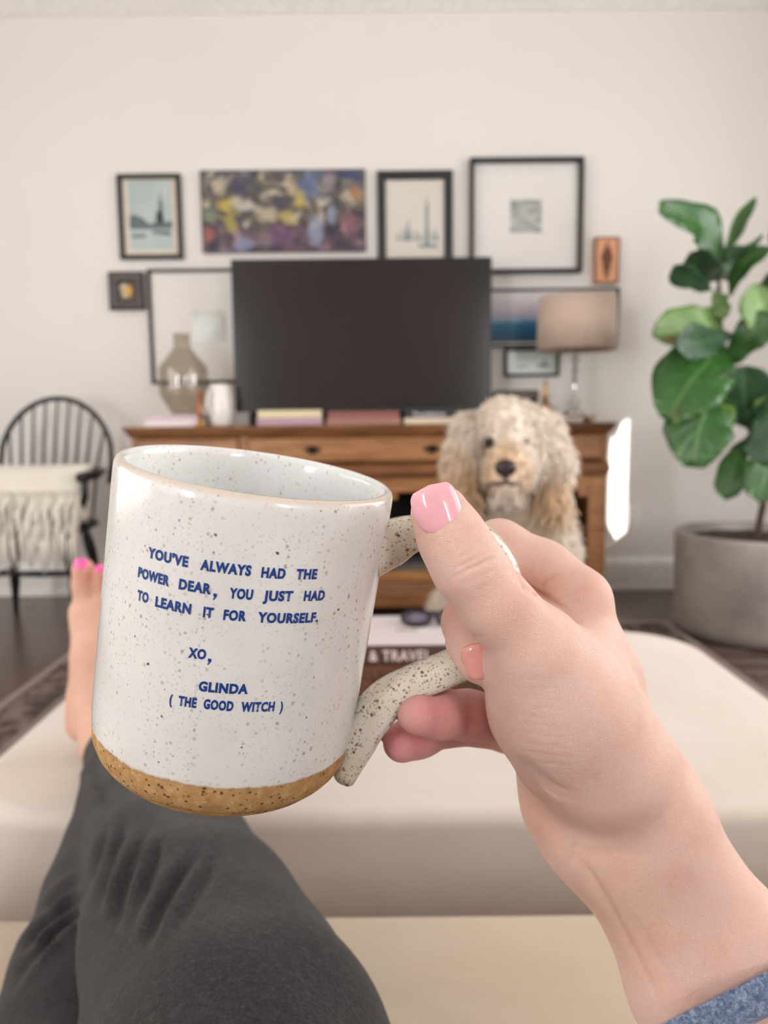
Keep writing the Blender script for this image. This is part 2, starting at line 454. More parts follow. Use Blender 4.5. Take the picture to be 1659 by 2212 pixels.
for axis, c, s, hs in (('x', X1, 1, RW), ('x', X0, -1, LW), ('y', Y0, -1, BW)):
    for h in hs:
        wn += 1; bm = bmesh.new()
        def bar(a, b, z0, z1, o0, o1):
            p, q = sorted((c+s*o0, c+s*o1))
            if axis == 'x': bx(bm, p, q, a, b, z0, z1)
            else: bx(bm, a, b, p, q, z0, z1)
        for a, b, z0, z1 in ((h[0]-.07, h[0], h[2]-.07, h[3]+.07), (h[1], h[1]+.07, h[2]-.07, h[3]+.07), (h[0], h[1], h[3], h[3]+.07), (h[0], h[1], h[2]-.07, h[2])):
            bar(a, b, z0, z1, -.022, .0)
        st = struct('window_%d' % wn, bm, M['trim'])
        bm = bmesh.new()
        if wn == 2:
            for a, b, z0, z1 in ((h[0], h[0]+.02, h[2], h[3]), (h[1]-.02, h[1], h[2], h[3]), (h[0], h[1], h[3]-.02, h[3]), (h[0], h[1], h[2], h[2]+.02)):
                bar(a, b, z0, z1, .03, .06)
            obj('sash', bm, M['trim'], st)
        else:
            bar(h[0], h[1], h[2], h[3], .005, .012)
            obj('sun_block_panel', bm, M['shade_cloth'], st)  # added unseen panel closing the window against the sun
# skirting and crown
def skirting(name, a, b, front):
    bm = bmesh.new()
    prof = [(0, 0), (.022, 0), (.022, .018), (.016, .024), (.016, .135), (.012, .15), (.006, .168), (0, .168)]
    A, B = Vector(a), Vector(b); n = Vector(front)
    r0 = [bm.verts.new(A+n*p+Vector((0, 0, z))) for p, z in prof]; r1 = [bm.verts.new(B+n*p+Vector((0, 0, z))) for p, z in prof]
    for k in range(len(prof)): bm.faces.new((r0[k], r1[k], r1[(k+1) % len(prof)], r0[(k+1) % len(prof)]))
    bm.faces.new(r0[::-1]); bm.faces.new(r1)
    bmesh.ops.recalc_face_normals(bm, faces=bm.faces)
    return struct(name, bm, M['trim'])
skirting('baseboard_front', (X0, Y1, 0), (X1, Y1, 0), (0, -1, 0))
skirting('baseboard_left', (X0, Y0, 0), (X0, Y1, 0), (1, 0, 0))
skirting('baseboard_right', (X1, Y0, 0), (X1, Y1, 0), (-1, 0, 0))
bm = bmesh.new()
prof = [(0, ZC-.06), (.012, ZC-.06), (.03, ZC-.045), (.065, ZC-.02), (.08, ZC-.006), (.08, ZC), (0, ZC)]
r0 = [bm.verts.new((X0, Y1-p, z)) for p, z in prof]; r1 = [bm.verts.new((X1, Y1-p, z)) for p, z in prof]
for k in range(len(prof)): bm.faces.new((r0[k], r1[k], r1[(k+1) % len(prof)], r0[(k+1) % len(prof)]))
bmesh.ops.recalc_face_normals(bm, faces=bm.faces)
struct('trim_1', bm, M['trim'])
# socket plate on the wall beside the sideboard
p = at_y(1368, 1113, Y1)
t = thing('wall_outlet', 'white double power outlet plate on the wall right of the sideboard', 'outlet', (p.x, Y1, p.z))
box('cover_plate', p.x-.036, p.x+.036, Y1-.006, Y1, p.z-.058, p.z+.058, M['trim'], t, .002)
for dz in (-.024, .024):
    box('socket', p.x-.016, p.x+.016, Y1-.009, Y1-.005, p.z+dz-.014, p.z+dz+.014, M['porcelain'], t, .003)

# ------------------------------------------------------------------ rug
t = thing('area_rug', 'brown patterned rug with a pale bound edge under the ottoman', 'rug', (0, 1.9, 0))
RX, RYN, RYF = 1.21, .45, 3.22
box('pile_field', -RX+.17, RX-.17, RYN+.17, RYF-.17, .0005, .012, M['rug_field'], t)
for a, b, c, d in ((-RX+.03, -RX+.17, RYN+.03, RYF-.03), (RX-.17, RX-.03, RYN+.03, RYF-.03), (-RX+.17, RX-.17, RYF-.17, RYF-.03), (-RX+.17, RX-.17, RYN+.03, RYN+.17)):
    box('border', a, b, c, d, .0005, .0125, M['rug_border'], t)
for a, b, c, d in ((-RX, -RX+.03, RYN, RYF), (RX-.03, RX, RYN, RYF), (-RX+.03, RX-.03, RYF-.03, RYF), (-RX+.03, RX-.03, RYN, RYN+.03)):
    box('binding', a, b, c, d, .0005, .014, M['rug_edge'], t, .003)

# ------------------------------------------------------------------ sofa the photographer sits on, ottoman in front of it
t = thing('sofa', 'beige linen sofa whose seat edge runs along the bottom of the view', 'sofa', (0, .1, 0))
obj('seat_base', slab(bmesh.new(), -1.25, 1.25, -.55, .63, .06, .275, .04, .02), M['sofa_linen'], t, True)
for a, b in ((-1.22, -.405), (-.4, .4), (.405, 1.22)) if False else ((-1.22, -.70), (-.695, .69), (.695, 1.22)):
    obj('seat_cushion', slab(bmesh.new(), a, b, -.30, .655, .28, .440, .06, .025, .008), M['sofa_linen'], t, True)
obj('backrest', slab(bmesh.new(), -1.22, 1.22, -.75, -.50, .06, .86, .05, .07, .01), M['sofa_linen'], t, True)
for s in (-1, 1):
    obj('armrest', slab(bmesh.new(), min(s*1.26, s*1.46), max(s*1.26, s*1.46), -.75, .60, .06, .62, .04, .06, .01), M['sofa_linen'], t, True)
    for yy in (-.66, .5):
        box('foot', s*1.36-.03, s*1.36+.03, yy-.03, yy+.03, .0145, .06, M['black_wood'], t, .004)
t = thing('ottoman', 'large beige linen ottoman carrying a wooden tray and two feet', 'ottoman', (0, 1.15, 0))
OX0, OX1, OY0, OY1, OZ = -.535, .62, .832, 1.60, .445
obj('cushion_top', slab(bmesh.new(), OX0, OX1, OY0, OY1, .235, OZ-.012, .15, .020, .014, 10, 6), M['linen'], t, True)
obj('box_base', slab(bmesh.new(), OX0+.012, OX1-.012, OY0+.012, OY1-.012, .075, .234, .13, .01), M['linen'], t, True)
pts = []
for cx, cy, a0 in ((OX1-.15, OY1-.15, 0), (OX0+.15, OY1-.15, PI/2), (OX0+.15, OY0+.15, PI), (OX1-.15, OY0+.15, 3*PI/2)):
    for k in range(9): pts.append((cx+.152*math.cos(a0+PI/2*k/8), cy+.152*math.sin(a0+PI/2*k/8), .2345))
pts.append(pts[0]); obj('piping', tube(bmesh.new(), pts, .0045, 6), M['linen'], t, True)
for sx in (OX0+.12, OX1-.12):
    for yy in (OY0+.12, OY1-.12):
        obj('foot', lathe(bmesh.new(), [(.018, .0145), (.028, .076)], (sx, yy, 0), 16), M['black_wood'], t)

# ------------------------------------------------------------------ sideboard
SX0, SX1, SY0, SY1 = -1.145, 1.024, 3.40, 3.875
XA, XB = -.619, .523                                    # the breakfront middle section
t = thing('sideboard', 'long honey brown wooden sideboard with drawers and open-fronted doors below the television', 'sideboard', ((SX0+SX1)/2, SY1, 0))
def moulding(bm, x0, x1, yf, prof, ret0=True, ret1=True):
    """profile (projection, z) swept along the front edge, with mitred returns"""
    P0 = [bm.verts.new((x0-(p if ret0 else 0), yf-p, z)) for p, z in prof]; P1 = [bm.verts.new((x1+(p if ret1 else 0), yf-p, z)) for p, z in prof]
    B0 = [bm.verts.new((x0-(p if ret0 else 0), SY1-.02, z)) for p, z in prof]; B1 = [bm.verts.new((x1+(p if ret1 else 0), SY1-.02, z)) for p, z in prof]
    for k in range(len(prof)-1):
        bm.faces.new((P0[k], P1[k], P1[k+1], P0[k+1])); bm.faces.new((B0[k], P0[k], P0[k+1], B0[k+1])); bm.faces.new((P1[k], B1[k], B1[k+1], P1[k+1]))
    for q in (0, -1): bm.faces.new((P0[q], P1[q], B1[q], B0[q]))
    bmesh.ops.recalc_face_normals(bm, faces=bm.faces); return bm
YF, YM = 3.435, 3.412                                    # front planes of the side sections and of the middle
secs = [(SX0+.025, XA, YF), (XA, XB, YM), (XB, SX1-.025, YF)]
top_prof = [(0, .812), (.006, .812), (.010, .822), (.020, .832), (.026, .842), (.026, .846), (.032, .848), (.034, .855), (.032, .861), (0, .861)]
obj('top_board', moulding(bmesh.new(), SX0+.028, SX1-.028, YF, top_prof), M['console_dark'], t)
obj('top_board', moulding(bmesh.new(), XA+.004, XB-.004, YM-.001, top_prof), M['console_dark'], t)
mid_prof = [(0, .628), (.006, .628), (.008, .64), (.016, .652), (.016, .664), (.010, .672), (.012, .684), (0, .692)]
base_prof = [(0, .045), (.026, .045), (.026, .10), (.018, .11), (.012, .135), (.004, .15), (0, .15)]
for x0, x1, yf in secs:
    obj('waist_moulding', moulding(bmesh.new(), x0+.003, x1-.003, yf, mid_prof), M['console_dark'], t)
    obj('plinth', moulding(bmesh.new(), x0+.003, x1-.003, yf, base_prof), M['console_dark'], t)
    # carcass: back, sides, top deck, bottom, shelf
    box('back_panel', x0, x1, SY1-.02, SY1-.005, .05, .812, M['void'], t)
    for xx in (x0, x1-.022): box('side_panel', xx, xx+.022, yf+.001, SY1-.02, .05, .812, M['console'], t)
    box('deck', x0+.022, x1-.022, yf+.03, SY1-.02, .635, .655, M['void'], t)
    box('bottom_panel', x0+.022, x1-.022, yf+.005, SY1-.02, .13, .15, M['console'], t)
    box('shelf', x0+.022, x1-.022, yf+.06, SY1-.02, .366, .386, M['console'], t)
def ring_pull(x, z, yf, par):
    pts = [(x+dx*.042, z+dz*.020) for dx, dz in ((-1, 0), (-.55, .45), (-.3, .5), (0, 1), (.3, .5), (.55, .45), (1, 0), (.55, -.45), (.3, -.5), (0, -1.15), (-.3, -.5), (-.55, -.45))]
    h = obj('drawer_pull', poly_prism(bmesh.new(), pts, yf-.006, yf-.001), M['bronze'], par)
    bm = bmesh.new(); tube(bm, [(x+.018*math.cos(a), yf-.012, z-.004-.012*abs(math.sin(a))) for a in np.linspace(PI, 2*PI, 9)], .003, 6)
    bmesh.ops.create_uvsphere(bm, u_segments=10, v_segments=6, radius=.008, matrix=Matrix.Translation((x, yf-.008, z)))
    o = bpy.data.objects.new('tmp', None); bpy.data.objects.remove(o)
    me = bpy.data.meshes.new('bail'); bm.to_mesh(me); bm.free()
    b2 = bmesh.new(); b2.from_mesh(h.data); b2.from_mesh(me); b2.to_mesh(h.data); b2.free()
for (x0, x1, yf), pulls in zip(secs, ((None,), (-.312, .215), (None,))):
    bm = bmesh.new(); bx(bm, x0+.026, x1-.026, yf-.012, yf+.02, .70, .806, .006)
    d = obj('drawer', bm, M['console'], t)
    for p in pulls:
        ring_pull(p if p is not None else (x0+x1)/2, .755, yf-.012, d)
def door(x0, x1, yf, hinge):
    z0, z1, w_ = .155, .622, .062
    bm = bmesh.new()
    bx(bm, x0, x0+w_, yf-.008, yf+.014, z0, z1, .003); bx(bm, x1-w_, x1, yf-.008, yf+.014, z0, z1, .003)
    bx(bm, x0+w_, x1-w_, yf-.008, yf+.014, z0, z0+.05, .003); bx(bm, x0+w_, x1-w_, yf-.008, yf+.014, z1-.062, z1, .003)
    d = obj('door', bm, M['console'], t)
    # stepped corner blocks of the opening
    for xa, xb in ((x0+w_, x0+w_+.045), (x1-w_-.045, x1-w_)):
        box('corner_block', xa, xb, yf-.006, yf+.012, z1-.092, z1-.06, M['console'], d, .003)
    kx = x1-.03 if hinge < 0 else x0+.03
    bm = bmesh.new(); bmesh.ops.create_uvsphere(bm, u_segments=12, v_segments=8, radius=.009, matrix=Matrix.Translation((kx, yf-.016, .40)))
    obj('knob', bm, M['bronze'], d, True)
xm = (XA+XB)/2
door(secs[0][0]+.02, XA-.006, YF, -1); door(XA+.02, xm-.002, YM, -1); door(xm+.002, XB-.02, YM, 1); door(XB+.006, secs[2][1]-.02, YF, 1)
for xx in (SX0+.07, XA+.05, XB-.05, SX1-.07):
    obj('foot', lathe(bmesh.new(), [(.022, 0.0), (.034, .012), (.038, .03), (.03, .045)], (xx, YF+.05, 0), 18), M['console_dark'], t)
    obj('foot', lathe(bmesh.new(), [(.022, 0.0), (.034, .012), (.038, .03), (.03, .045)], (xx, SY1-.08, 0), 18), M['console_dark'], t)
TOPZ = .861

# ------------------------------------------------------------------ books
def book(name, x0, x1, y0, y1, z0, z1, color, label, group=None, spine_text=None, text_color='#e9dfd8', th=.0035, spine=True, pages='pages'):
    """a book lying flat, spine toward -y"""
    t = thing(name, label, 'book', ((x0+x1)/2, (y0+y1)/2, z0), 0, group)
    m = plain('cover_'+color[1:], color, .5, 0, .08, 60) if ('cover_'+color[1:]) not in M else M['cover_'+color[1:]]
    M['cover_'+color[1:]] = m
    bm = bmesh.new()
    bx(bm, x0, x1, y0, y1, z0, z0+th, .0008, 1); bx(bm, x0, x1, y0, y1, z1-th, z1, .0008, 1)
    if spine: bx(bm, x0, x1, y0-.001, y0+th, z0+.0005, z1-.0005, .0012, 2)
    obj('cover', bm, m, t)
    box('page_block', x0+.004, x1-.004, y0+(th if spine else .004), y1-.004, z0+th, z1-th, M[pages], t)
    if spine_text:
        s, hh, tx = spine_text
        me = text_mesh(s, hh*1.38, 0, hh*.02)
        bb = [v.co for v in me.vertices]; xm0 = min(v.x for v in bb); xm1 = max(v.x for v in bb)
        me.transform(Matrix.Translation((tx, y0-.0016, (z0+z1)/2-hh/2)) @ Matrix.Rotation(PI/2, 4, 'X') @ Matrix.Diagonal((.84, 1, 1, 1)) @ Matrix.Translation((-xm0, 0, 0)))
        mesh_obj('spine_lettering', me, plain('spine_ink_'+text_color[1:], text_color, .6), t)
    return t
def X(px, Y=3.5): return at_y(px, 918, Y).x
b = TOPZ+.0006
book('book', X(558), X(698), 3.46, 3.594, b, b+.034, '#b795a2', 'mauve pink book at the bottom of the left stack under the television', 'books under the television', ('LETTERS FROM HOME', .012, X(575)) if False else None)
book('book', X(560), X(696), 3.465, 3.594, b+.0345, b+.068, '#ded0a8', 'cream yellow book on top of the mauve one under the television', 'books under the television')
book('book', X(707), X(866), 3.46, 3.594, b, b+.030, '#a2776a', 'dusty brown book at the bottom of the middle stack under the television', 'books under the television')
book('book', X(710), X(862), 3.465, 3.594, b+.0305, b+.060, '#8d564f', 'brick red book with a worn pale spine on the middle stack under the television', 'books under the television', ('ROMAN', .013, X(716)) if False else None)
book('book', X(873), X(1020), 3.455, 3.594, b, b+.027, '#dccab0', 'thick cream book under the dark titled book below the television', 'books under the television')
book('book', X(876), X(1016), 3.46, 3.594, b+.0275, b+.063, '#2a2426', 'dark book with a pale printed title on its spine below the television', 'books under the television', ('Foundations', .022, X(893)), '#ded3dc')
book('book', X(315), X(447), 3.47, 3.66, b, b+.028, '#e6d9dc', 'white book at the bottom of the stack under the smoky vase', 'books under the vase')
book('book', X(322), X(440), 3.475, 3.655, b+.0285, b+.050, '#cfb9c4', 'pale lilac book directly under the smoky vase', 'books under the vase')
# inside the sideboard
for k, (x0, x1, z0, h_, c, lab) in enumerate([
    (.03, .31, .1505, .034, '#2b2726', 'black magazine at the bottom of the pile behind the middle right door'),
    (.04, .30, .185, .030, '#6e655c', 'grey brown book in the pile behind the middle right door'),
    (.03, .29, .2155, .026, '#3a3331', 'charcoal book topmost in the pile behind the middle right door'),
    (.62, .93, .1505, .05, '#8f8583', 'grey book at the bottom behind the right end door'),
    (.63, .93, .201, .05, '#c3bcb9', 'pale book on the grey one behind the right end door'),
    (.62, .92, .3865, .035, '#46403c', 'dark book on the shelf behind the right end door'),
    (.03, .30, .3865, .032, '#4a4441', 'dark grey book on the shelf behind the middle right door')]):
    book('book', x0, x1, 3.53, 3.76, z0, z0+h_, c, lab, 'books inside the sideboard')

# ------------------------------------------------------------------ television
p0, p1 = at_y(499, 559, 3.60), at_y(1062, 885, 3.60)
tx0, tx1, tz0, tz1 = at_y(502, 700, 3.60).x, at_y(1062, 700, 3.60).x, at_y(785, 888, 3.60).z, at_y(785, 557, 3.60).z
t = thing('television', 'large flat black television standing on the sideboard', 'television', ((tx0+tx1)/2, 3.64, TOPZ))
bm = bmesh.new(); bx(bm, tx0, tx1, 3.602, 3.632, tz0, tz1, .004); bx(bm, tx0+.2, tx1-.2, 3.632, 3.665, tz0+.05, tz1-.2, .01)
obj('housing', bm, M['tv_case'], t)
box('screen', tx0+.009, tx1-.009, 3.5985, 3.603, tz0+.016, tz1-.009, M['screen'], t)
box('lower_bezel', tx0+.002, tx1-.002, 3.597, 3.6015, tz0+.001, tz0+.0155, M['tv_case'], t, .002)
for px in (548, 704, 870):
    x = X(px, 3.6); box('foot', x-.0062, x+.0062, 3.52, 3.74, TOPZ, tz0+.005, M['tv_case'], t, .003)

# ------------------------------------------------------------------ pictures on the wall
def rect_px(x0, y0, x1, y1, Y):
    a, b = at_y((x0+x1)/2, y0, Y), at_y((x0+x1)/2, y1, Y)
    l, r = at_y(x0, (y0+y1)/2, Y), at_y(x1, (y0+y1)/2, Y)
    return l.x, r.x, b.z, a.z
def shapes(name, polys, y, mat, par):
    """flat printed shapes lying on the paper"""
    bm = bmesh.new()
    for P in polys: bm.faces.new([bm.verts.new((a, y, b)) for a, b in P])
    for f in bm.faces:
        f.normal_update()
        if f.normal.y > 0: f.normal_flip()
    return obj(name, bm, mat, par)
def sketch_mat(name, stops, scale, stretch=(1, 1, 1), detail=4):
    t = NT(name); v = t.coord('Object', stretch); n = t.noise(v, scale, detail, .6, .4)
    t.bsdf(t.ramp(n.outputs[0], stops), .6, 0, None, Coat_Weight=.25, Coat_Roughness=.08); return t.m
YW = Y1
def framed(name, label, px, fw, mat_px, frame_mat, print_mat, depth=.028, deep=0, matb=None, glass=True):
    """px outer frame rectangle, fw frame width, mat_px the picture rectangle inside the mat"""
    YF_ = YW-depth
    x0, x1, z0, z1 = rect_px(*px, YF_)
    t = thing(name, label, 'picture', ((x0+x1)/2, YW, z0))
    bm = bmesh.new()
    out = [(x0, z0), (x1, z0), (x1, z1), (x0, z1)]; inn = [(x0+fw, z0+fw), (x1-fw, z0+fw), (x1-fw, z1-fw), (x0+fw, z1-fw)]
    lip = .004
    prof = [(0, YW-.002), (0, YF_+lip), (.25, YF_), (.8, YF_+.001), (1, YF_+.006), (1, YW-.004)]
    R = []
    for f, yy in prof:
        R.append([bm.verts.new((a[0]+(b[0]-a[0])*f, yy, a[1]+(b[1]-a[1])*f)) for a, b in zip(out, inn)])
    for a, b in zip(R, R[1:]):
        for k in range(4): bm.faces.new((a[k], a[(k+1) % 4], b[(k+1) % 4], b[k]))
    bmesh.ops.recalc_face_normals(bm, faces=bm.faces)
    obj('frame', bm, frame_mat, t)
    yb = YW-.008 if not deep else YW-deep
    box('mat_board', x0+fw*.9, x1-fw*.9, yb, YW-.003, z0+fw*.9, z1-fw*.9, matb or M['mat_board'], t)
    pr = None
    if mat_px:
        a0, a1, b0, b1 = rect_px(*mat_px, yb)
        pr = box('print', a0, a1, yb-.0012, yb+.0005, b0, b1, print_mat, t)
        pr['box'] = 0; del pr['box']
        return t, (x0, x1, z0, z1), (a0, a1, b0, b1, yb-.0014), pr
    return t, (x0, x1, z0, z1), None, pr
def tower(a0, a1, b0, b1, f0, f1, w_, h0=0.0):
    """outline of a tapering tower inside the unit print; f0 x-centre, f1 top, w_ half width"""
    W, H_ = a1-a0, b1-b0; cx = a0+W*f0
    pts = [(-1, h0), (-1, .45), (-.8, .5), (-.8, .72), (-.95, .74), (-.7, .8), (-.25, .9), (0, 1), (.25, .9), (.7, .8), (.95, .74), (.8, .72), (.8, .5), (1, .45), (1, h0)]
    return [(cx+W*w_*x, b0+H_*(h0+(f1-h0)*(y-h0)/(1-h0))) for x, y in pts]
ink = plain('blue_grey_print_ink', '#7f8d90', .6); ink_dark = plain('slate_print_ink', '#5d6a6c', .6)
# 1 teal river view with a tower
t, fr, (a0, a1, b0, b1, yp), pr = framed('picture_frame', 'black framed teal print of a river and tall tower, left of the abstract painting', (254, 374, 391, 559), .022, (279, 390, 372, 540), M['black_frame'],
    sketch_mat('teal_wash', [(.3, '#9fb0ae'), (.6, '#b4c0bc'), (.75, '#a8b7b3')], 5), matb=plain('cream_mat_board', '#d9cdbd', .75))
W_, H_ = a1-a0, b1-b0
shapes('printed_view', [tower(a0, a1, b0, b1, .74, .84, .055, .42), tower(a0, a1, b0, b1, .70, .60, .11, .38),
    [(a0, b0+H_*.3), (a1, b0+H_*.3), (a1, b0+H_*.42), (a0+W_*.8, b0+H_*.40), (a0+W_*.45, b0+H_*.38), (a0+W_*.3, b0+H_*.47), (a0+W_*.1, b0+H_*.52), (a0, b0+H_*.48)],
    [(a0+W_*.05, b0+H_*.18), (a0+W_*.35, b0+H_*.18), (a0+W_*.4, b0+H_*.23), (a0+W_*.02, b0+H_*.23)], [(a0+W_*.5, b0+H_*.24), (a0+W_*.95, b0+H_*.2), (a0+W_*.95, b0+H_*.27), (a0+W_*.55, b0+H_*.28)]], yp, ink_dark, t)
# 2 long abstract canvas
def abstract_mat():
    t = NT('abstract_oil_paint'); v = t.coord('Generated', (2.6, 1, 1.3))
    dn = t.noise(v, 2.2, 3, .6); dv = t.n('ShaderNodeMixRGB'); dv.inputs[0].default_value = .22; t.l(v, dv.inputs[1]); t.l(dn.outputs[1], dv.inputs[2])
    n1 = t.noise(dv.outputs[0], 3.0, 4, .62, 1.8); n2 = t.noise(dv.outputs[0], 5.5, 3, .55, .6); n3 = t.noise(v, 9, 4, .6, .5)
    base = t.ramp(n1.outputs[0], [(.28, '#23263c'), (.43, '#46424c'), (.47, '#5b5240'), (.52, '#5d5650'), (.575, '#857a68'), (.63, '#c4bba8'), (.72, '#55607a')])
    low = t.ramp(n2.outputs[0], [(.33, '#1d1d2a'), (.45, '#4b3848'), (.54, '#634b58'), (.62, '#7b5f68'), (.72, '#8a93ab')])
    top = t.ramp(n3.outputs[0], [(.38, '#2c2f48'), (.55, '#4c4a4a'), (.7, '#6b7590')])
    z = t.sep(t.coord('Generated'))[2]; zz = t.math('ADD', z, t.math('MULTIPLY', t.math('SUBTRACT', n2.outputs[0], .5), 1.5))
    c = t.mix(t.ramp(zz, [(.30, 1.0), (.46, 0.0)]), base, low)
    c = t.mix(t.ramp(zz, [(.70, 0.0), (.95, .8)]), c, top)
    ye = t.ramp(t.noise(t.coord('Generated', (4, 1, 2.4)), 2.6, 2, .5, .8).outputs[0], [(.64, 0.0), (.72, .7)])
    mid = t.ramp(zz, [(.25, 0.0), (.45, 1.0), (.7, 1.0), (.85, 0.0)])
    c = t.mix(t.math('MULTIPLY', ye, mid), c, '#c6ad4c')
    gs = t.sep(t.coord('Generated')); wob = t.sep(t.noise(t.coord('Generated', (3, 1, 1.5)), 4.5, 3, .6).outputs[1])
    gx = t.math('ADD', gs[0], t.math('MULTIPLY', t.math('SUBTRACT', wob[0], .5), .10)); gz = t.math('ADD', gs[2], t.math('MULTIPLY', t.math('SUBTRACT', wob[1], .5), .22))
    for bx_, by_, rx, ry, cc in ((735, 185, 48, 55, '#c2b496'), (770, 300, 50, 45, '#c9ad45'), (830, 285, 35, 45, '#c0b7a0'), (680, 360, 50, 45, '#7f8c74'), (800, 400, 36, 70, '#a89a3e'), (900, 300, 60, 30, '#c8c2b4'), (1010, 350, 70, 48, '#bdb094'),
            (1130, 375, 52, 40, '#b8a55a'), (1200, 270, 42, 52, '#c4ad48'), (1150, 200, 30, 50, '#b9a98a'), (1262, 180, 70, 100, '#566a90'), (1370, 160, 46, 66, '#8f8088'), (1500, 130, 80, 45, '#38416c'), (1520, 240, 34, 56, '#a8794a'), (1480, 405, 56, 66, '#8d5566'),
            (665, 470, 34, 46, '#a05a4a'), (1080, 480, 80, 66, '#6a4668'), (1290, 450, 46, 90, '#8f9ab0'), (1380, 350, 30, 70, '#8a94b0'), (870, 530, 66, 40, '#7c86ac'), (830, 480, 34, 66, '#a08890'), (700, 545, 70, 40, '#221f2e'), (1000, 545, 90, 26, '#1f1c28'), (1440, 540, 80, 40, '#262433'), (850, 190, 60, 60, '#3a3552'), (1080, 290, 50, 40, '#463f58')):
        dx = t.math('MULTIPLY', t.math('SUBTRACT', gx, (bx_-625)/955), 955/rx); dz = t.math('MULTIPLY', t.math('SUBTRACT', gz, (575-by_)/480), 480/ry)
        f = t.math('SUBTRACT', 1.25, t.math('ADD', t.math('MULTIPLY', dx, dx), t.math('MULTIPLY', dz, dz)), clamp=True)
        c = t.mix(t.math('MULTIPLY', f, .72), c, cc)
    t.bsdf(c, .5, 0, t.bump(n3.outputs[0], .5, .004)); return t.m
x0, x1, z0, z1 = rect_px(434, 366, 790, 545, YW-.03)
t = thing('canvas_painting', 'long unframed abstract painting in navy, mauve and yellow above the television', 'painting', ((x0+x1)/2, YW, z0))
box('painted_canvas', x0, x1, YW-.032, YW-.024, z0, z1, abstract_mat(), t, .002)
box('stretcher', x0+.003, x1-.003, YW-.024, YW-.001, z0+.003, z1-.003, M['mat_board'], t)
# 3 sketch with tall tower
t, fr, (a0, a1, b0, b1, yp), pr = framed('picture_frame', 'thick black framed sketch of a skyline with one tall spire above the television', (815, 367, 978, 574), .040, (834, 389, 960, 566), M['black_frame'],
    sketch_mat('cream_paper', [(.3, '#d5cdc2'), (.7, '#dad3c8')], 3))
W_, H_ = a1-a0, b1-b0
shapes('printed_view', [tower(a0, a1, b0, b1, .70, .84, .035, .2)]+[[(a0+W_*(c-.025), b0+H_*.26), (a0+W_*(c+.025), b0+H_*.26), (a0+W_*(c+.012), b0+H_*h), (a0+W_*c, b0+H_*(h+.05))] for c, h in ((.2, .34), (.28, .38), (.34, .44), (.38, .5), (.42, .36), (.5, .36), (.56, .34), (.62, .3), (.78, .34), (.84, .4), (.88, .3))]
       +[[(a0+W_*.55, b0+H_*.18), (a0+W_*.88, b0+H_*.17), (a0+W_*.88, b0+H_*.22), (a0+W_*.55, b0+H_*.22)]], yp, ink, t)
# 4 large shadow box with a small grey photograph
photo = sketch_mat('faded_photograph', [(.32, '#7f8580'), (.5, '#a9aba5'), (.68, '#c8c9c4')], 16, (1, 1, 3))
framed('picture_frame', 'largest thin black frame, white mat around a small grey photograph, at upper right', (1016, 338, 1261, 588), .019, (1102, 431, 1170, 503), M['black_frame'], photo, .055, .012)
# 5 copper plaque
x0, x1, z0, z1 = rect_px(1284, 512, 1337, 612, YW-.03)
t = thing('wall_plaque', 'small orange copper-coloured wooden plaque with a dark figure, right of the frames', 'plaque', ((x0+x1)/2, YW, z0))
box('panel', x0, x1, YW-.032, YW-.001, z0, z1, plain('copper_toned_wood', '#d99d76', .5, 0, .1, 20), t, .004)
bm = bmesh.new()
for xa, xb, za, zb in ((x0, x0+.008, z0, z1), (x1-.008, x1, z0, z1), (x0+.008, x1-.008, z0, z0+.008), (x0+.008, x1-.008, z1-.008, z1)): bx(bm, xa, xb, YW-.037, YW-.031, za, zb, .001)
obj('rim', bm, plain('dark_copper_rim', '#7a4a30', .5), t)
cx, W_, H_ = (x0+x1)/2, x1-x0, z1-z0
fig = [(0, .90), (.06, .86), (.05, .80), (.16, .74), (.22, .62), (.24, .48), (.16, .44), (.17, .34), (.10, .28), (.08, .14), (0, .10), (-.07, .15), (-.10, .28), (-.17, .34), (-.14, .45), (-.24, .5), (-.2, .64), (-.13, .74), (-.05, .80), (-.06, .86)]
obj('figure_relief', poly_prism(bmesh.new(), [(cx+W_*a, z0+H_*b) for a, b in fig], YW-.0345, YW-.031), plain('dark_figure_stain', '#6e4029', .6), t)
# 6 small dark frame with a gold flower
t, fr, (a0, a1, b0, b1, yp), pr = framed('picture_frame', 'smallest square frame, dark brown and wide, with a golden flower, at the far left', (234, 586, 309, 669), .050, (252, 605, 292, 651), M['brown_frame'],
    sketch_mat('brown_ground', [(.3, '#6d5a47'), (.7, '#8a7960')], 9), .03)
W_, H_ = a1-a0, b1-b0
def disc(cx, cz, rx, rz, n=14): return [(cx+rx*math.cos(2*PI*k/n), cz+rz*math.sin(2*PI*k/n)) for k in range(n)]
shapes('printed_petal', [disc(a0+W_*.36, b0+H_*.62, W_*.2, H_*.22), disc(a0+W_*.45, b0+H_*.35, W_*.2, H_*.16)], yp, plain('cream_petal', '#cfc4ac', .6), t)
shapes('printed_flower', [disc(a0+W_*.64, b0+H_*.5, W_*.22, H_*.24)], yp-.0003, plain('golden_petal', '#d9a544', .6), t)
# 7 big frame partly hidden by the television and the vase
framed('picture_frame', 'large thin black frame half hidden by the television, with the smoky vase before it', (321, 579, 575, 828), .016, (417, 671, 488, 738), M['black_frame'],
       sketch_mat('pale_photograph', [(.32, '#b3b6ac'), (.5, '#c6c8be'), (.68, '#d3d4cb')], 14), .03, .012)
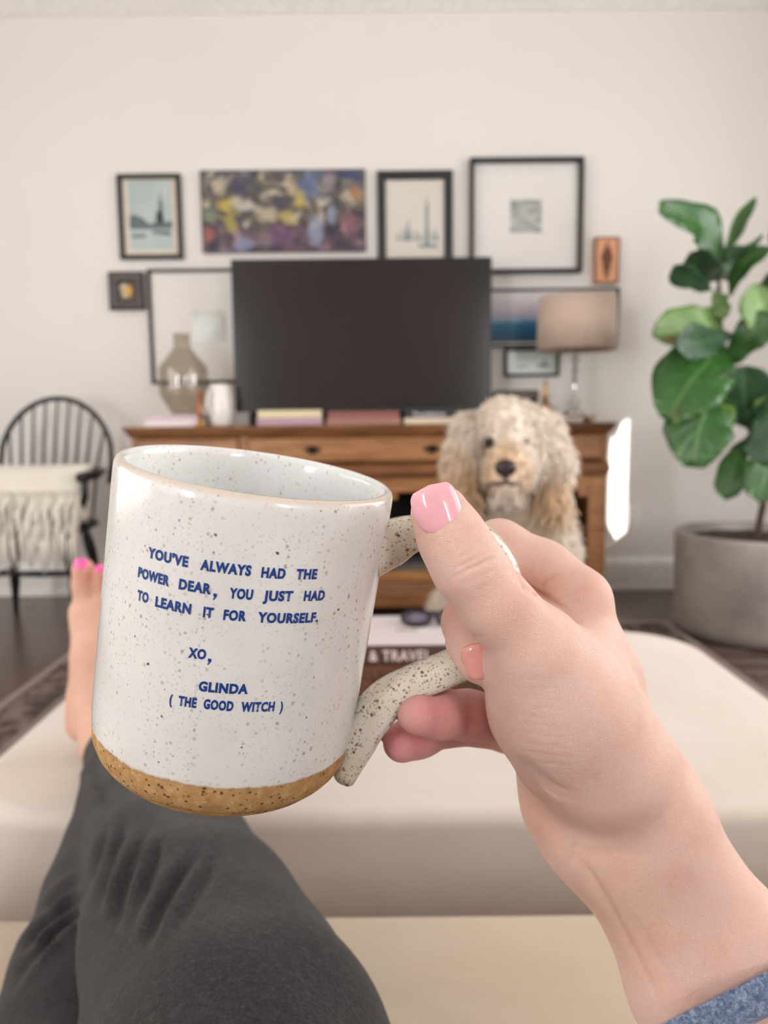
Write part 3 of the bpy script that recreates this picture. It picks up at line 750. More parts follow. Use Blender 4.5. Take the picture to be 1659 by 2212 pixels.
# 8 seascape to the right of the television
def sea_mat():
    t = NT('seascape_paint'); v = t.coord('Generated'); n = t.noise(t.coord('Generated', (5, 1, 2)), 3, 4, .6)
    z = t.math('ADD', t.sep(v)[2], t.math('MULTIPLY', t.math('SUBTRACT', n.outputs[0], .5), .22))
    t.bsdf(t.ramp(z, [(.02, '#17455f'), (.20, '#0f5478'), (.38, '#1f6a90'), (.45, '#86a2bb'), (.58, '#b9aebb'), (.75, '#c8c0c6'), (.92, '#d8d2d2')]), .5); return t.m
framed('picture_frame', 'thin black framed blue seascape between the television and the lampshade', (1036, 622, 1338, 748), .012, (1046, 630, 1290, 739), M['black_frame'], sea_mat(), .026)
# 9 small frame beneath it
t, fr, (a0, a1, b0, b1, yp), pr = framed('picture_frame', 'small wide black frame with a pale green print, low on the wall beneath the lampshade', (1090, 751, 1209, 813), .014, (1099, 759, 1202, 805), M['black_frame'],
    sketch_mat('pale_green_wash', [(.3, '#bdc7c0'), (.7, '#ccd4cc')], 4), .026)
W_, H_ = a1-a0, b1-b0
shapes('printed_view', [[(a0+W_*.6, b0+H_*.25), (a0+W_*.86, b0+H_*.25), (a0+W_*.84, b0+H_*.42), (a0+W_*.78, b0+H_*.45), (a0+W_*.76, b0+H_*.8), (a0+W_*.72, b0+H_*.45), (a0+W_*.62, b0+H_*.4)], [(a0+W_*.15, b0+H_*.25), (a0+W_*.4, b0+H_*.25), (a0+W_*.38, b0+H_*.33), (a0+W_*.18, b0+H_*.35)]], yp, ink, t)

# ------------------------------------------------------------------ things on the sideboard
def glass_mat(name, tint, rough=.03):
    t = NT(name); tr = t.n('ShaderNodeBsdfTransparent'); tr.inputs[0].default_value = (*lin(tint), 1)
    g = t.n('ShaderNodeBsdfGlossy'); g.inputs['Roughness'].default_value = rough
    f = t.n('ShaderNodeFresnel'); f.inputs[0].default_value = 1.9
    x = t.n('ShaderNodeMixShader'); gm = t.n('ShaderNodeNewGeometry'); t.l(t.math('MULTIPLY', f.outputs[0], t.math('SUBTRACT', 1.0, gm.outputs['Backfacing'])), x.inputs[0]); t.l(tr.outputs[0], x.inputs[1]); t.l(g.outputs[0], x.inputs[2])
    t.l(x.outputs[0], t.out.inputs[0]); return t.m
M['smoke_glass'] = glass_mat('smoky_taupe_glass', '#eeeae4'); M['clear_glass'] = glass_mat('clear_crystal', '#f2f0ee')
def prof_px(rows, cx, Y, z0px):
    """lathe profile read as (half width px, y px) at depth Y"""
    base = at_y(cx, z0px, Y); sc = (at_y(cx+100, z0px, Y)-base).length/100
    return base, [(r*sc, (z0px-y)*sc) for r, y in rows]
# smoky vase
bz = TOPZ+.051
c, pr_ = prof_px([(24, 886), (29, 880), (50, 846), (52, 838), (52, 790), (50, 782), (22, 748), (18, 742), (17.5, 712)], 399, 3.57, 886)
t = thing('glass_vase', 'smoky taupe glass bottle vase standing on the pale books at the left of the sideboard', 'vase', (c.x, 3.57, bz))
outer = [(0.001, 0)]+pr_; th = .0035
inner = [(max(r-th, .001), max(z, .006)) for r, z in pr_[::-1]]+[(0.001, .006)]
obj('bottle', lathe(bmesh.new(), outer+inner, (c.x, 3.57, bz), 40, False, False), M['smoke_glass'], t, True)
# white pitcher
c, pr_ = prof_px([(18, 918), (22, 912), (25, 890), (25, 862), (22, 842), (21, 834), (22, 829)], 478, 3.50, 918)
t = thing('pitcher', 'white porcelain pitcher between the smoky vase and the television', 'pitcher', (c.x, 3.50, TOPZ))
inner = [(r-.004, max(z, .006)) for r, z in pr_[::-1]]+[(.001, .006)]
obj('body', lathe(bmesh.new(), [(.001, .0006)]+[(r, max(z, .0006)) for r, z in pr_]+inner, (c.x, 3.50, TOPZ), 32, False, False), M['porcelain'], t, True)
H_ = pr_[-1][1]
obj('handle', tube(bmesh.new(), catmull([(c.x-.028, 3.46, TOPZ+H_*.86), (c.x-.04, 3.44, TOPZ+H_*.80), (c.x-.044, 3.434, TOPZ+H_*.5), (c.x-.030, 3.458, TOPZ+H_*.26)], 14), .006, 8), M['porcelain'], t, True)
# copper bud vase on a brass foot
c, _ = prof_px([], 431, 3.44, 918)
t = thing('bud_vase', 'slim copper bud vase on a brass foot before the smoky vase', 'vase', (c.x, 3.455, TOPZ))
obj('foot', lathe(bmesh.new(), [(.022, .0005), (.024, .006), (.014, .014), (.012, .03), (.007, .036)], (c.x, 3.455, TOPZ), 20), M['brass'], t, True)
obj('stem', lathe(bmesh.new(), [(.007, .036), (.010, .05), (.011, .075), (.008, .10), (.010, .125), (.017, .150), (.015, .150), (.008, .128)], (c.x, 3.455, TOPZ), 20), M['copper'], t, True)
# grey box by the television foot
x0, x1 = X(505, 3.55), X(543, 3.55)
t = thing('keepsake_box', 'small grey cloth box at the left foot of the television', 'box', ((x0+x1)/2, 3.58, TOPZ))
box('box_body', x0+.001, x1-.001, 3.50, 3.592, TOPZ+.0005, TOPZ+.042, M['grey_paper'], t, .002)
box('lid', x0-.001, x1+.001, 3.498, 3.594, TOPZ+.0425, TOPZ+.062, M['grey_paper'], t, .002)
# dark chest right of the television
p = at_y(1117, 872, 3.70)
t = thing('wooden_chest', 'low dark wooden chest behind the brass candlestick, right of the television', 'box', (p.x, 3.74, TOPZ))
box('chest_body', p.x-.098, p.x+.098, 3.69, 3.80, TOPZ+.0005, TOPZ+.105, M['brown_frame'], t, .004)
box('lid', p.x-.102, p.x+.102, 3.686, 3.804, TOPZ+.106, TOPZ+.155, wood('weathered_lid', '#3a302c', '#57493f', '#6b5c50', (1, 8, 8)), t, .008)
box('clasp', p.x-.012, p.x+.012, 3.682, 3.686, TOPZ+.088, TOPZ+.125, M['bronze'], t, .001)
# brass candlestick
p = at_y(1177, 895, 3.56); c = (p.x, 3.56, TOPZ)
t = thing('candlestick', 'shiny brass candlestick with a broad lobed body beside the lamp', 'candlestick', c)
obj('base', lathe(bmesh.new(), [(.040, .0005), (.042, .008), (.030, .016), (.018, .022)], c, 24), M['brass'], t, True)
obj('lobed_body', lathe(bmesh.new(), [(.018, .022), (.034, .035), (.040, .055), (.034, .075), (.018, .086), (.012, .092)], c, 24), M['brass'], t, True)
obj('neck', lathe(bmesh.new(), [(.012, .092), (.009, .12), (.014, .128), (.008, .14), (.007, .17), (.012, .178), (.005, .184), (.004, .2)], c, 20), M['brass'], t, True)
p2 = at_y(1192, 900, 3.50); c = (p2.x, 3.485, TOPZ)
t = thing('brass_cup', 'small brass cup standing before the candlestick', 'cup', c)
obj('cup_body', lathe(bmesh.new(), [(.0175, .0005), (.019, .01), (.019, .066), (.0175, .066), (.0165, .012), (.001, .01)], c, 24, True, False), M['brass'], t, True)
obj('foot_ring', lathe(bmesh.new(), [(.020, .0004), (.021, .003), (.0195, .006)], c, 24), M['brass'], t, True)
# lamp on a wooden stand
LY = 3.60; pl = at_y(1240, 900, LY)
t = thing('wooden_riser', 'small pale wooden riser under the table lamp', 'riser', (pl.x, LY, TOPZ))
rw = wood('pale_oak', '#8d735b', '#a98d72', '#bda489', (1, 7, 7), .5)
box('riser_top', pl.x-.085, pl.x+.085, LY-.075, LY+.075, TOPZ+.022, TOPZ+.034, rw, t, .003)
for sx in (-1, 1): box('riser_foot', pl.x+sx*.07-.01, pl.x+sx*.07+.01, LY-.07, LY+.07, TOPZ+.0004, TOPZ+.0215, rw, t, .002)
lz = TOPZ+.0344
s0, s1, sz0, sz1 = rect_px(1158, 630, 1335, 758, LY-.1)
cx = (s0+s1)/2; rb = (s1-s0)/2; c = (pl.x, LY, lz)
t = thing('table_lamp', 'table lamp with taupe drum shade and crystal stem at the right of the sideboard', 'lamp', c)
obj('base', lathe(bmesh.new(), [(.046, .0004), (.048, .006), (.048, .012), (.034, .018), (.02, .024)], c, 32), M['chrome'], t, True)
def bead(zc, r): return [(max(.004, r*math.sin(a)), zc-r*math.cos(a)) for a in np.linspace(.25, PI-.25, 11)]
obj('crystal_ball', lathe(bmesh.new(), bead(.052, .028), c, 24), M['clear_glass'], t, True)
obj('stem', lathe(bmesh.new(), [(.012, .078), (.012, .084), (.008, .088), (.008, .17), (.013, .176), (.013, .182), (.007, .186), (.007, .31)], c, 20), M['chrome'], t, True)
obj('crystal_ball', lathe(bmesh.new(), bead(.205, .017), c, 24), M['clear_glass'], t, True)
obj('crystal_ball', lathe(bmesh.new(), bead(.252, .023), c, 24), M['clear_glass'], t, True)
rt = rb*.955; zb, zt = sz0+.012, sz1-.01
sh = lathe(bmesh.new(), [(rb, zb), (rt, zt), (rt-.003, zt), (rb-.003, zb), (rb, zb)], (pl.x+.006, LY, 0), 56, False, False)
bmesh.ops.remove_doubles(sh, verts=sh.verts, dist=1e-6)
obj('lamp_shade', sh, M['shade_linen'], t, True)
bm = bmesh.new()
for a in (0, 2*PI/3, 4*PI/3): tube(bm, [(c[0], LY, zb+.05), (pl.x+.006+(rb-.004)*math.cos(a), LY+(rb-.004)*math.sin(a), zb+.05)], .0016, 6)
obj('shade_spider', bm, M['chrome'], t)
bm = bmesh.new(); bmesh.ops.create_uvsphere(bm, u_segments=16, v_segments=12, radius=.03, matrix=Matrix.Translation((c[0], LY, lz+.345)))
obj('bulb', bm, M['porcelain'], t, True)

# ------------------------------------------------------------------ windsor chair with a fringed cushion
cxp, CYb = at_y(120, 980, 3.60), 3.58
t = thing('windsor_chair', 'black spindle-back windsor armchair holding the fringed cream cushion at the left', 'chair', (cxp.x, 3.35, 0))
CXc = cxp.x; bw = M['black_wood']
def hoop(a):            # a 0..pi, right to left
    return np.array([CXc+.262*math.cos(a)*(1 if math.sin(a) > .25 else .985), 3.60+.06*math.sin(a), .70+.298*math.sin(a)])
pts = [(CXc+.250, 3.585, .60), *[hoop(a) for a in np.linspace(.0, PI, 25)], (CXc-.250, 3.585, .60)]
obj('back_bow', tube(bmesh.new(), pts, .0125, 10), bw, t, True)
for k in range(9):
    f = (k-4)/4.6; a = math.acos(max(-1, min(1, f*.98))); top = hoop(a)
    obj('spindle', tube(bmesh.new(), [(CXc+f*.205, 3.545, .45), (CXc+f*.23, 3.573, .68), tuple(top)], [.006, .0075, .005], 8), bw, t, True)
arm = catmull([(CXc+.265, 3.20, .655), (CXc+.285, 3.32, .662), (CXc+.262, 3.49, .666), (CXc+.17, 3.575, .668), (CXc, 3.59, .668), (CXc-.17, 3.575, .668), (CXc-.262, 3.49, .666), (CXc-.285, 3.32, .662), (CXc-.265, 3.20, .655)], 41)
obj('arm_rail', tube(bmesh.new(), arm, [.022 if (i < 7 or i > 33) else .0105 for i in range(41)], 10), bw, t, True)
seat = []
for k in range(32):
    a = 2*PI*k/32; seat.append((CXc+.245*math.copysign(abs(math.cos(a))**.75, math.cos(a)), 3.37+.215*math.copysign(abs(math.sin(a))**.75, math.sin(a))))
bm = bmesh.new(); rings = []
for s, z in ((.90, .412), (1.0, .424), (1.0, .440), (.96, .450), (.6, .444), (.2, .438)):
    rings.append([bm.verts.new((CXc+(x-CXc)*s, 3.37+(y-3.37)*s, z)) for x, y in seat])
for a, b in zip(rings, rings[1:]):
    for k in range(32): bm.faces.new((a[k], a[(k+1) % 32], b[(k+1) % 32], b[k]))
bm.faces.new(rings[0][::-1]); bm.faces.new(rings[-1]); obj('seat', bm, bw, t, True)
for s in (-1, 1):
    P = np.linspace(0, 1, 12); R_ = [.012, .016, .02, .023, .02, .014, .018, .022, .018, .014, .012, .011]
    obj('arm_post', tube(bmesh.new(), [(CXc+s*(.225+.045*f), 3.27-.02*f, .435+.215*f) for f in P], R_, 10), bw, t, True)
    R2 = [.016, .02, .024, .025, .022, .016, .021, .023, .019, .016, .014, .013]
    obj('leg', tube(bmesh.new(), [(CXc+s*(.17+.055*f), 3.26-.05*f, .415*(1-f)+.001) for f in P], R2, 10), bw, t, True)
    obj('leg', tube(bmesh.new(), [(CXc+s*(.16+.06*f), 3.48+.09*f, .415*(1-f)+.001) for f in P], R2, 10), bw, t, True)
    obj('stretcher', tube(bmesh.new(), [(CXc+s*.197, 3.237, .215), (CXc+s*.195, 3.38, .215), (CXc+s*.19, 3.525, .215)], [.009, .015, .009], 8), bw, t, True)
obj('stretcher', tube(bmesh.new(), [(CXc-.194, 3.38, .215), (CXc, 3.38, .215), (CXc+.194, 3.38, .215)], [.009, .016, .009], 8), bw, t, True)
# a front leg the photograph shows at the left, with its cross rail
# cushion: puffed square leaning on the spindles, fringe falling over the seat edge
PX0, PX1 = CXc-.275, at_y(196, 1060, 3.28).x-.005
t = thing('fringed_cushion', 'cream square cushion with long knotted fringe on the black windsor chair', 'cushion', ((PX0+PX1)/2, 3.28, .45))
bm = bmesh.new(); n = 20; grid = {}
for side in (0, 1):
    for i in range(n+1):
        for j in range(n+1):
            u, v = i/n*2-1, j/n*2-1
            puff = .062*((1-u**4)*(1-v**4))**.5+.002*math.sin(9*u+4*v)
            x = (PX0+PX1)/2+u*(PX1-PX0)/2*(1-.05*(1-abs(v))*abs(u)); zz = .14*(v+1)*(1-.02*(1-abs(u)))
            y = 3.245+zz*.33+(puff if side else -puff)
            if side and (i in (0, n) or j in (0, n)): grid[(1, i, j)] = grid[(0, i, j)]; continue
            grid[(side, i, j)] = bm.verts.new((x, y, .462+zz*.88))
for side in (0, 1):
    for i in range(n):
        for j in range(n):
            f = (grid[(side, i, j)], grid[(side, i+1, j)], grid[(side, i+1, j+1)], grid[(side, i, j+1)])
            bm.faces.new(f if side == 0 else f[::-1])
obj('cushion_body', bm, M['pillow'], t, True)
bm = bmesh.new(); rnd = random.Random(3)
for rowz, y0, L in ((.60, 3.205, .17), (.55, 3.182, .20), (.50, 3.178, .225)):
    x = PX0+.012
    while x < PX1-.01:
        l = L*rnd.uniform(.7, 1.1); wob = rnd.uniform(-.012, .012); r = rnd.uniform(.006, .0105); yy = y0-rnd.uniform(0, .014)
        z1_ = max(.265, rowz-l)
        tube(bm, [(x, yy+.012, rowz), (x+wob*.3, yy-.012, rowz-l*.25), (x+wob, min(yy, 3.135)-.004, (rowz+z1_)/2), (x+wob*1.4, min(yy-.004, 3.132), z1_)], [r*.6, r, r*.9, r*.5], 6)
        x += rnd.uniform(.011, .022)
fr_ = obj('fringe', bm, M['pillow'], t, True); fr_['kind'] = 'stuff'

# ------------------------------------------------------------------ fiddle leaf fig
def leaf_mat(name, a, b, vein, rough=.34, spots=True):
    t = NT(name); uv = t.n('ShaderNodeTexCoord').outputs['UV']; s = t.sep(uv)
    u = t.math('ABSOLUTE', t.math('SUBTRACT', s[0], .5)); v = s[1]
    sv = t.math('ABSOLUTE', t.math('SINE', t.math('MULTIPLY', t.math('SUBTRACT', v, t.math('MULTIPLY', u, .55)), 27.0)))
    side = t.ramp(sv, [(.0, 1.0), (.16, 0.0)]); mid = t.ramp(u, [(.015, 1.0), (.04, 0.0)])
    vn = t.math('MAXIMUM', t.math('MULTIPLY', side, .55), mid)
    n = t.noise(t.coord('Object'), 22, 4, .6)
    base = t.ramp(n.outputs[0], [(.3, a), (.7, b)])
    c = t.mix(t.math('MULTIPLY', vn, .55), base, vein)
    if spots:
        at = t.n('ShaderNodeAttribute', attribute_name='Col'); c = t.mix(t.sep(at.outputs[0])[0], c, '#8f9a2c'); c = t.mix(t.sep(at.outputs[0])[1], c, '#6b3a1c')
    h = t.math('SUBTRACT', sv, t.math('MULTIPLY', mid, 1.0))
    t.bsdf(c, rough, 0, t.bump(h, .35, .004), Transmission_Weight=0.0, Subsurface_Weight=0.0); return t.m
M['leaf_top'] = leaf_mat('fig_leaf_top', '#1f4619', '#325e25', '#587c3b')
M['leaf_under'] = leaf_mat('fig_leaf_underside', '#56743d', '#6d8a4e', '#98ad74', .5)
M['leaf_dark'] = leaf_mat('fig_leaf_dark', '#1f3b24', '#2d4f30', '#4d6d46', .38)
pot_c = at_y(1640, 1172, 3.03); PTX, PTY = pot_c.x+.03, 3.10
plant = thing('potted_fig', 'tall fiddle leaf fig in a grey cement pot at the right', 'plant', (PTX, PTY, 0))
pr_ = .322
pot = obj('pot', lathe(bmesh.new(), [(.001, .0008), (pr_-.035, .0008), (pr_-.015, .012), (pr_-.006, .05), (pr_, .40), (pr_-.002, .412), (pr_-.008, .416), (pr_-.022, .414), (pr_-.026, .405), (pr_-.03, .36), (.001, .36)], (PTX, PTY, 0), 64, False, False), M['cement'], plant, True)
bm = lathe(bmesh.new(), [(pr_-.031, .361), (pr_-.06, .382), (.15, .388), (.05, .398), (.001, .4)], (PTX, PTY, 0), 40, False, False)
for v in bm.verts: v.co.z += random.uniform(-.004, .006)
obj('soil', bm, M['soil'], plant, True)
def W3(px, py, Y): return np.array(at_y(px, py, Y))
trunk = [W3(1634, 1172, 3.05)+np.array([0, 0, -.04]), W3(1640, 1130, 3.05), W3(1650, 1080, 3.04), W3(1652, 1010, 3.04), W3(1630, 945, 3.05), W3(1606, 905, 3.05), W3(1585, 850, 3.05), W3(1568, 780, 3.05), W3(1558, 715, 3.05), W3(1555, 650, 3.05), W3(1552, 600, 3.05), W3(1549, 560, 3.05)]
tr = catmull(trunk, 40); obj('trunk', tube(bmesh.new(), tr, list(np.linspace(.0145, .006, 40)), 10), M['bark'], plant, True)
tr2 = catmull([W3(1652, 1015, 3.04), W3(1690, 930, 3.06), W3(1715, 820, 3.06), W3(1730, 690, 3.08), W3(1735, 600, 3.08)], 20)
obj('branch', tube(bmesh.new(), tr2, list(np.linspace(.011, .005, 20)), 8), M['bark'], plant, True)
wt = [(0, .06), (.06, .16), (.15, .42), (.28, .60), (.42, .62), (.56, .80), (.70, .98), (.80, 1.0), (.89, .86), (.95, .58), (.985, .28), (1, .05)]
wtn = [(0, .05), (.1, .3), (.3, .7), (.5, .95), (.65, 1.0), (.8, .85), (.92, .5), (1, .05)]
def leaf(P, hw, roll=0, mats=('leaf_top', 'leaf_under'), fold=.18, wave=.05, attach=None, prof=wt, spot=None, name='leaf', cup=0.0):
    C3 = catmull([W3(*p) for p in P], 17); sc = 3.05/F; NU = 8
    bm = bmesh.new(); uvl = bm.loops.layers.uv.new('UV'); cl = bm.verts.layers.float_color.new('Col')
    seed = random.uniform(0, 6)
    def nv(p, u, v):
        q = bm.verts.new(p); c = (0, 0)
        if spot:
            for su, sv_, r, k in spot:
                d = math.hypot((u-su)*.8, v-sv_); f = max(0, min(1, (r-d)/(r*.4))); c = (max(c[0], f), c[1]) if k == 0 else (c[0], max(c[1], f))
        q[cl] = (c[0], c[1], 0, 1); uvs[q] = (u*.5+.5, v); return q
    uvs = {}; top = []; bot = []
    for i, c in enumerate(C3):
        v = i/16; T = Vector(C3[min(i+1, 16)]-C3[max(i-1, 0)]).normalized()
        view = Vector((c[0], c[1], c[2]-EYE)).normalized(); S = T.cross(view).normalized()
        Rr = Matrix.Rotation(roll if not callable(roll) else roll(v), 3, T); S = Rr @ S; Nn = S.cross(T).normalized()
        if Nn.dot(view) > 0 and abs(roll if not callable(roll) else 0) < PI/2: Nn = -Nn
        w_ = np.interp(v, [a for a, b in prof], [b for a, b in prof])*hw*sc
        rt, rb = [], []
        for k in range(NU+1):
            u = k/NU*2-1; ed = abs(u)
            p = Vector(c)+S*u*w_*(1+.05*math.sin(v*19+seed*2+3*u)*ed)+Nn*(fold*ed*w_*(1-.3*ed)+wave*hw*sc*math.sin(v*14+seed+1.5*u)*ed**1.5+cup*w_*u*u)
            rt.append(nv(p+Nn*.0004, u, v)); rb.append(nv(p-Nn*.0004, u, v))
        top.append(rt); bot.append(rb)
    def quad(a, b, c, d, mi):
        f = bm.faces.new((a, b, c, d)); f.material_index = mi; f.smooth = True
        for lp in f.loops: lp[uvl].uv = uvs[lp.vert]
    for i in range(16):
        for k in range(NU):
            quad(top[i][k], top[i][k+1], top[i+1][k+1], top[i+1][k], 0); quad(bot[i][k+1], bot[i][k], bot[i+1][k], bot[i+1][k+1], 1)
        quad(top[i][0], top[i+1][0], bot[i+1][0], bot[i][0], 1); quad(top[i][NU], bot[i][NU], bot[i+1][NU], top[i+1][NU], 1)
    for k in range(NU):
        quad(top[0][k], bot[0][k], bot[0][k+1], top[0][k+1], 1); quad(top[16][k], top[16][k+1], bot[16][k+1], bot[16][k], 1)
    lf = obj(name, bm, [M[mats[0]], M[mats[1]]], plant)
    # leaf stalk from the nearest trunk point
    A = np.concatenate([tr, tr2]); base = C3[0]; j = np.argmin(np.linalg.norm(A-base, axis=1)); q = A[j]
    if np.linalg.norm(q-base) > .004:
        mdl = (q+base)/2-np.array([0, 0, .01])
        obj('stalk', tube(bmesh.new(), [tuple(q), tuple(mdl), tuple(base+(C3[1]-base)*.4)], [.0035, .003, .0028], 6), M['leaf_under'], lf, True)
    return lf
LT, LU, LD = ('leaf_top', 'leaf_under'), ('leaf_under', 'leaf_top'), ('leaf_dark', 'leaf_under')
leaf([(1549, 598, 3.05), (1538, 540, 3.02), (1520, 487, 2.98), (1478, 466, 2.93), (1423, 447, 2.88)], 38, .5, LT, .1, .04, prof=[(0, .35), (.15, .6), (.35, .78), (.5, 1.0), (.7, .85), (.85, .62), (.95, .5), (1, .35)])
leaf([(1562, 560, 3.06), (1580, 510, 3.08), (1600, 470, 3.10), (1634, 428, 3.12)], 25, .9, LT, .35, .05, prof=wtn)
leaf([(1563, 572, 3.04), (1590, 545, 3.0), (1620, 528, 2.97), (1648, 506, 2.95)], 24, 1.25, LD, .3, .04, prof=wtn)
leaf([(1578, 640, 3.05), (1590, 600, 3.0), (1620, 565, 2.95), (1668, 535, 2.9)], 26, -.75, LT, .35, .05, prof=wtn)
leaf([(1553, 603, 3.05), (1530, 592, 3.0), (1512, 568, 2.98), (1490, 545, 2.98)], 50, -.7, LD, .3, .04, prof=wtn)
leaf([(1556, 602, 3.05), (1572, 585, 3.05), (1578, 560, 3.06), (1562, 536, 3.08)], 40, .5, LD, .3, .04, prof=wtn)
leaf([(1535, 628, 3.05), (1508, 612, 3.0), (1484, 598, 2.97), (1454, 575, 2.95)], 29, -.5, LD, .3, .08, prof=wt)
leaf([(1540, 632, 3.05), (1553, 650, 3.03), (1565, 665, 3.0), (1580, 668, 2.98)], 24, .3, LU, .3, .05, prof=wtn)
leaf([(1555, 692, 3.05), (1525, 700, 3.0), (1478, 708, 3.0), (1408, 722, 2.98)], 45, .25, LU, .25, .08, prof=[(0, .2), (.15, .7), (.4, .85), (.6, 1), (.8, .95), (.93, .6), (1, .1)], spot=[(.5, .8, .16, 1)])
leaf([(1582, 722, 3.05), (1545, 732, 2.95), (1510, 740, 2.86), (1460, 735, 2.80)], 36, .1, LD, .2, .06, prof=[(0, .1), (.15, .35), (.4, .7), (.6, 1), (.8, 1.05), (.93, .7), (1, .2)])
leaf([(1571, 790, 3.05), (1590, 762, 3.0), (1620, 725, 2.95), (1675, 680, 2.9)], 38, -.3, LT, .15, .08)
leaf([(1675, 740, 3.0), (1655, 700, 2.96), (1640, 660, 2.94), (1632, 612, 2.95)], 44, .4, LU, .3, .06, prof=wtn)
leaf([(1700, 700, 3.0), (1680, 660, 2.95), (1665, 630, 2.95), (1645, 608, 3.0)], 40, -.7, LD, .2, .06, prof=wtn)
leaf([(1560, 745, 3.05), (1530, 780, 2.98), (1490, 825, 2.93), (1440, 908, 2.92)], 78, .15, LT, .08, .06, spot=[(.35, .93, .10, 1)], prof=[(0, .2), (.12, .45), (.3, .72), (.5, .95), (.65, 1.0), (.8, .85), (.92, .6), (1, .2)])
leaf([(1622, 925, 3.05), (1612, 885, 2.98), (1605, 845, 2.93), (1602, 790, 2.9)], 66, .1, LD, .12, .07, prof=[(0, .1), (.15, .4), (.4, .8), (.6, 1), (.8, .95), (.93, .65), (1, .2)])
leaf([(1562, 828, 3.05), (1535, 868, 2.97), (1510, 920, 2.92), (1498, 1010, 2.9)], 66, -.12, LT, .1, .08, spot=[(-.5, .1, .35, 0), (.6, .06, .3, 0), (-.35, .12, .14, 1), (.1, .0, .25, 0)], prof=[(0, .45), (.15, .72), (.35, .85), (.55, 1.0), (.75, 1.0), (.9, .75), (1, .3)])
leaf([(1620, 945, 3.03), (1598, 975, 3.0), (1585, 1010, 2.98), (1568, 1080, 2.97)], 33, .35, LT, .2, .1, prof=wt)
leaf([(1618, 955, 3.03), (1632, 985, 3.02), (1618, 1020, 3.02), (1598, 1062, 3.02)], 16, 1.0, LU, .3, .06, prof=wtn)
leaf([(1640, 860, 3.0), (1660, 900, 2.95), (1665, 950, 2.93), (1650, 1005, 2.93)], 52, .1, LD, .12, .07)
leaf([(1672, 930, 3.0), (1660, 985, 2.95), (1650, 1030, 2.92), (1640, 1085, 2.9)], 40, -.2, LT, .12, .07)
leaf([(1625, 895, 3.05), (1640, 880, 2.98), (1655, 868, 2.95), (1690, 845, 2.9)], 30, .9, LU, .3, .06, prof=wtn)
for P, hw_, r, mm in (([(1712, 840, 3.06), (1740, 800, 3.0), (1770, 770, 2.95), (1830, 760, 2.9)], 60, .2, LT), ([(1725, 720, 3.07), (1760, 680, 3.0), (1800, 650, 2.98), (1850, 640, 2.95)], 60, -.3, LT),
    ([(1733, 610, 3.08), (1720, 560, 3.0), (1715, 520, 2.98), (1725, 460, 2.95)], 50, .3, LT), ([(1735, 605, 3.08), (1770, 570, 3.0), (1800, 540, 3.0), (1840, 480, 3.0)], 45, -.4, LD),
    ([(1700, 900, 3.05), (1735, 920, 3.0), (1770, 950, 2.95), (1800, 1010, 2.95)], 60, .1, LT)):
    leaf(P, hw_, r, mm, .15, .07)

# ------------------------------------------------------------------ dog
DY = 2.02
def D3(px, py, dy=0): p = at_y(px, py, DY+dy); return np.array(p)
dsc = DY/F
dog = thing('dog', 'shaggy cream doodle dog sitting before the sideboard and looking at the camera', 'dog', (D3(1110, 960)[0], DY+.15, 0))
lo = np.array([D3(1110, 960)[0]-.34, DY-.28, .010]); hi = np.array([D3(1110, 960)[0]+.36, DY+.75, 1.02])
fd = Field(lo, hi, .0085)
px1 = dsc
head = D3(1102, 950, .06)
fd.ell(head+np.array([0, 0.01, .005]), (.108, .115, .098), .03)
fd.cone(head+np.array([0, -.06, -.062]), .066, D3(1092, 1032, -.115), .047, .04)                     # muzzle
fd.ell(D3(1092, 1056, -.10), (.036, .04, .028), .02)                                                   # chin
fd.cone(D3(1090, 900, -.02), .05, D3(1100, 990, -.06), .05, .03)                                       # brow and cheeks
for s, x0, x1, x2, y2 in ((-1, 1012, 1000, 1000, 1075), (1, 1180, 1196, 1192, 1095)):
    fd.cone(D3(x0, 925, .06), .04, D3(x1, 1000, .045), .042, .03); fd.cone(D3(x1, 1000, .045), .042, D3(x2, y2, .03), .036, .03)
cx = head[0]+.028
fd.cone(head+np.array([.01, .06, -.05]), .10, (cx, DY+.17, .60), .125, .05)                            # neck
fd.ell((cx, DY+.20, .50), (.155, .16, .19), .06)                                                       # chest
fd.cone((cx, DY+.24, .50), .15, (cx, DY+.48, .24), .17, .08)                                           # back down to the hips
for s in (-1, 1):
    fd.ell((cx+s*.14, DY+.44, .19), (.085, .16, .14), .05)                                             # thigh, knee forward
    fd.cone((cx+s*.17, DY+.38, .13), .05, (cx+s*.18, DY+.48, .055), .034, .03)                         # shank to hock
    fd.cone((cx+s*.18, DY+.47, .049), .032, (cx+s*.18, DY+.22, .050), .034, .02)                       # hind paw flat on the rug
    fd.cone((cx+s*.10, DY+.16, .50), .068, (cx+s*.095, DY+.10, .27), .05, .04)                         # fore leg
    fd.cone((cx+s*.095, DY+.10, .27), .048, (cx+s*.095, DY+.09, .07), .04, .02)
    fd.ell((cx+s*.095, DY+.055, .052), (.042, .062, .036), .02)                                        # fore paw
fd.cone((cx+.05, DY+.62, .12), .04, (cx+.26, DY+.62, .07), .03, .03)                                   # tail
V, Q = fd.mesh(); V = relax(V, Q, 3); N = vnormals(V, Q)
nose_p = D3(1092, 1013, -.172); mouth_p = D3(1086, 1043, -.14)
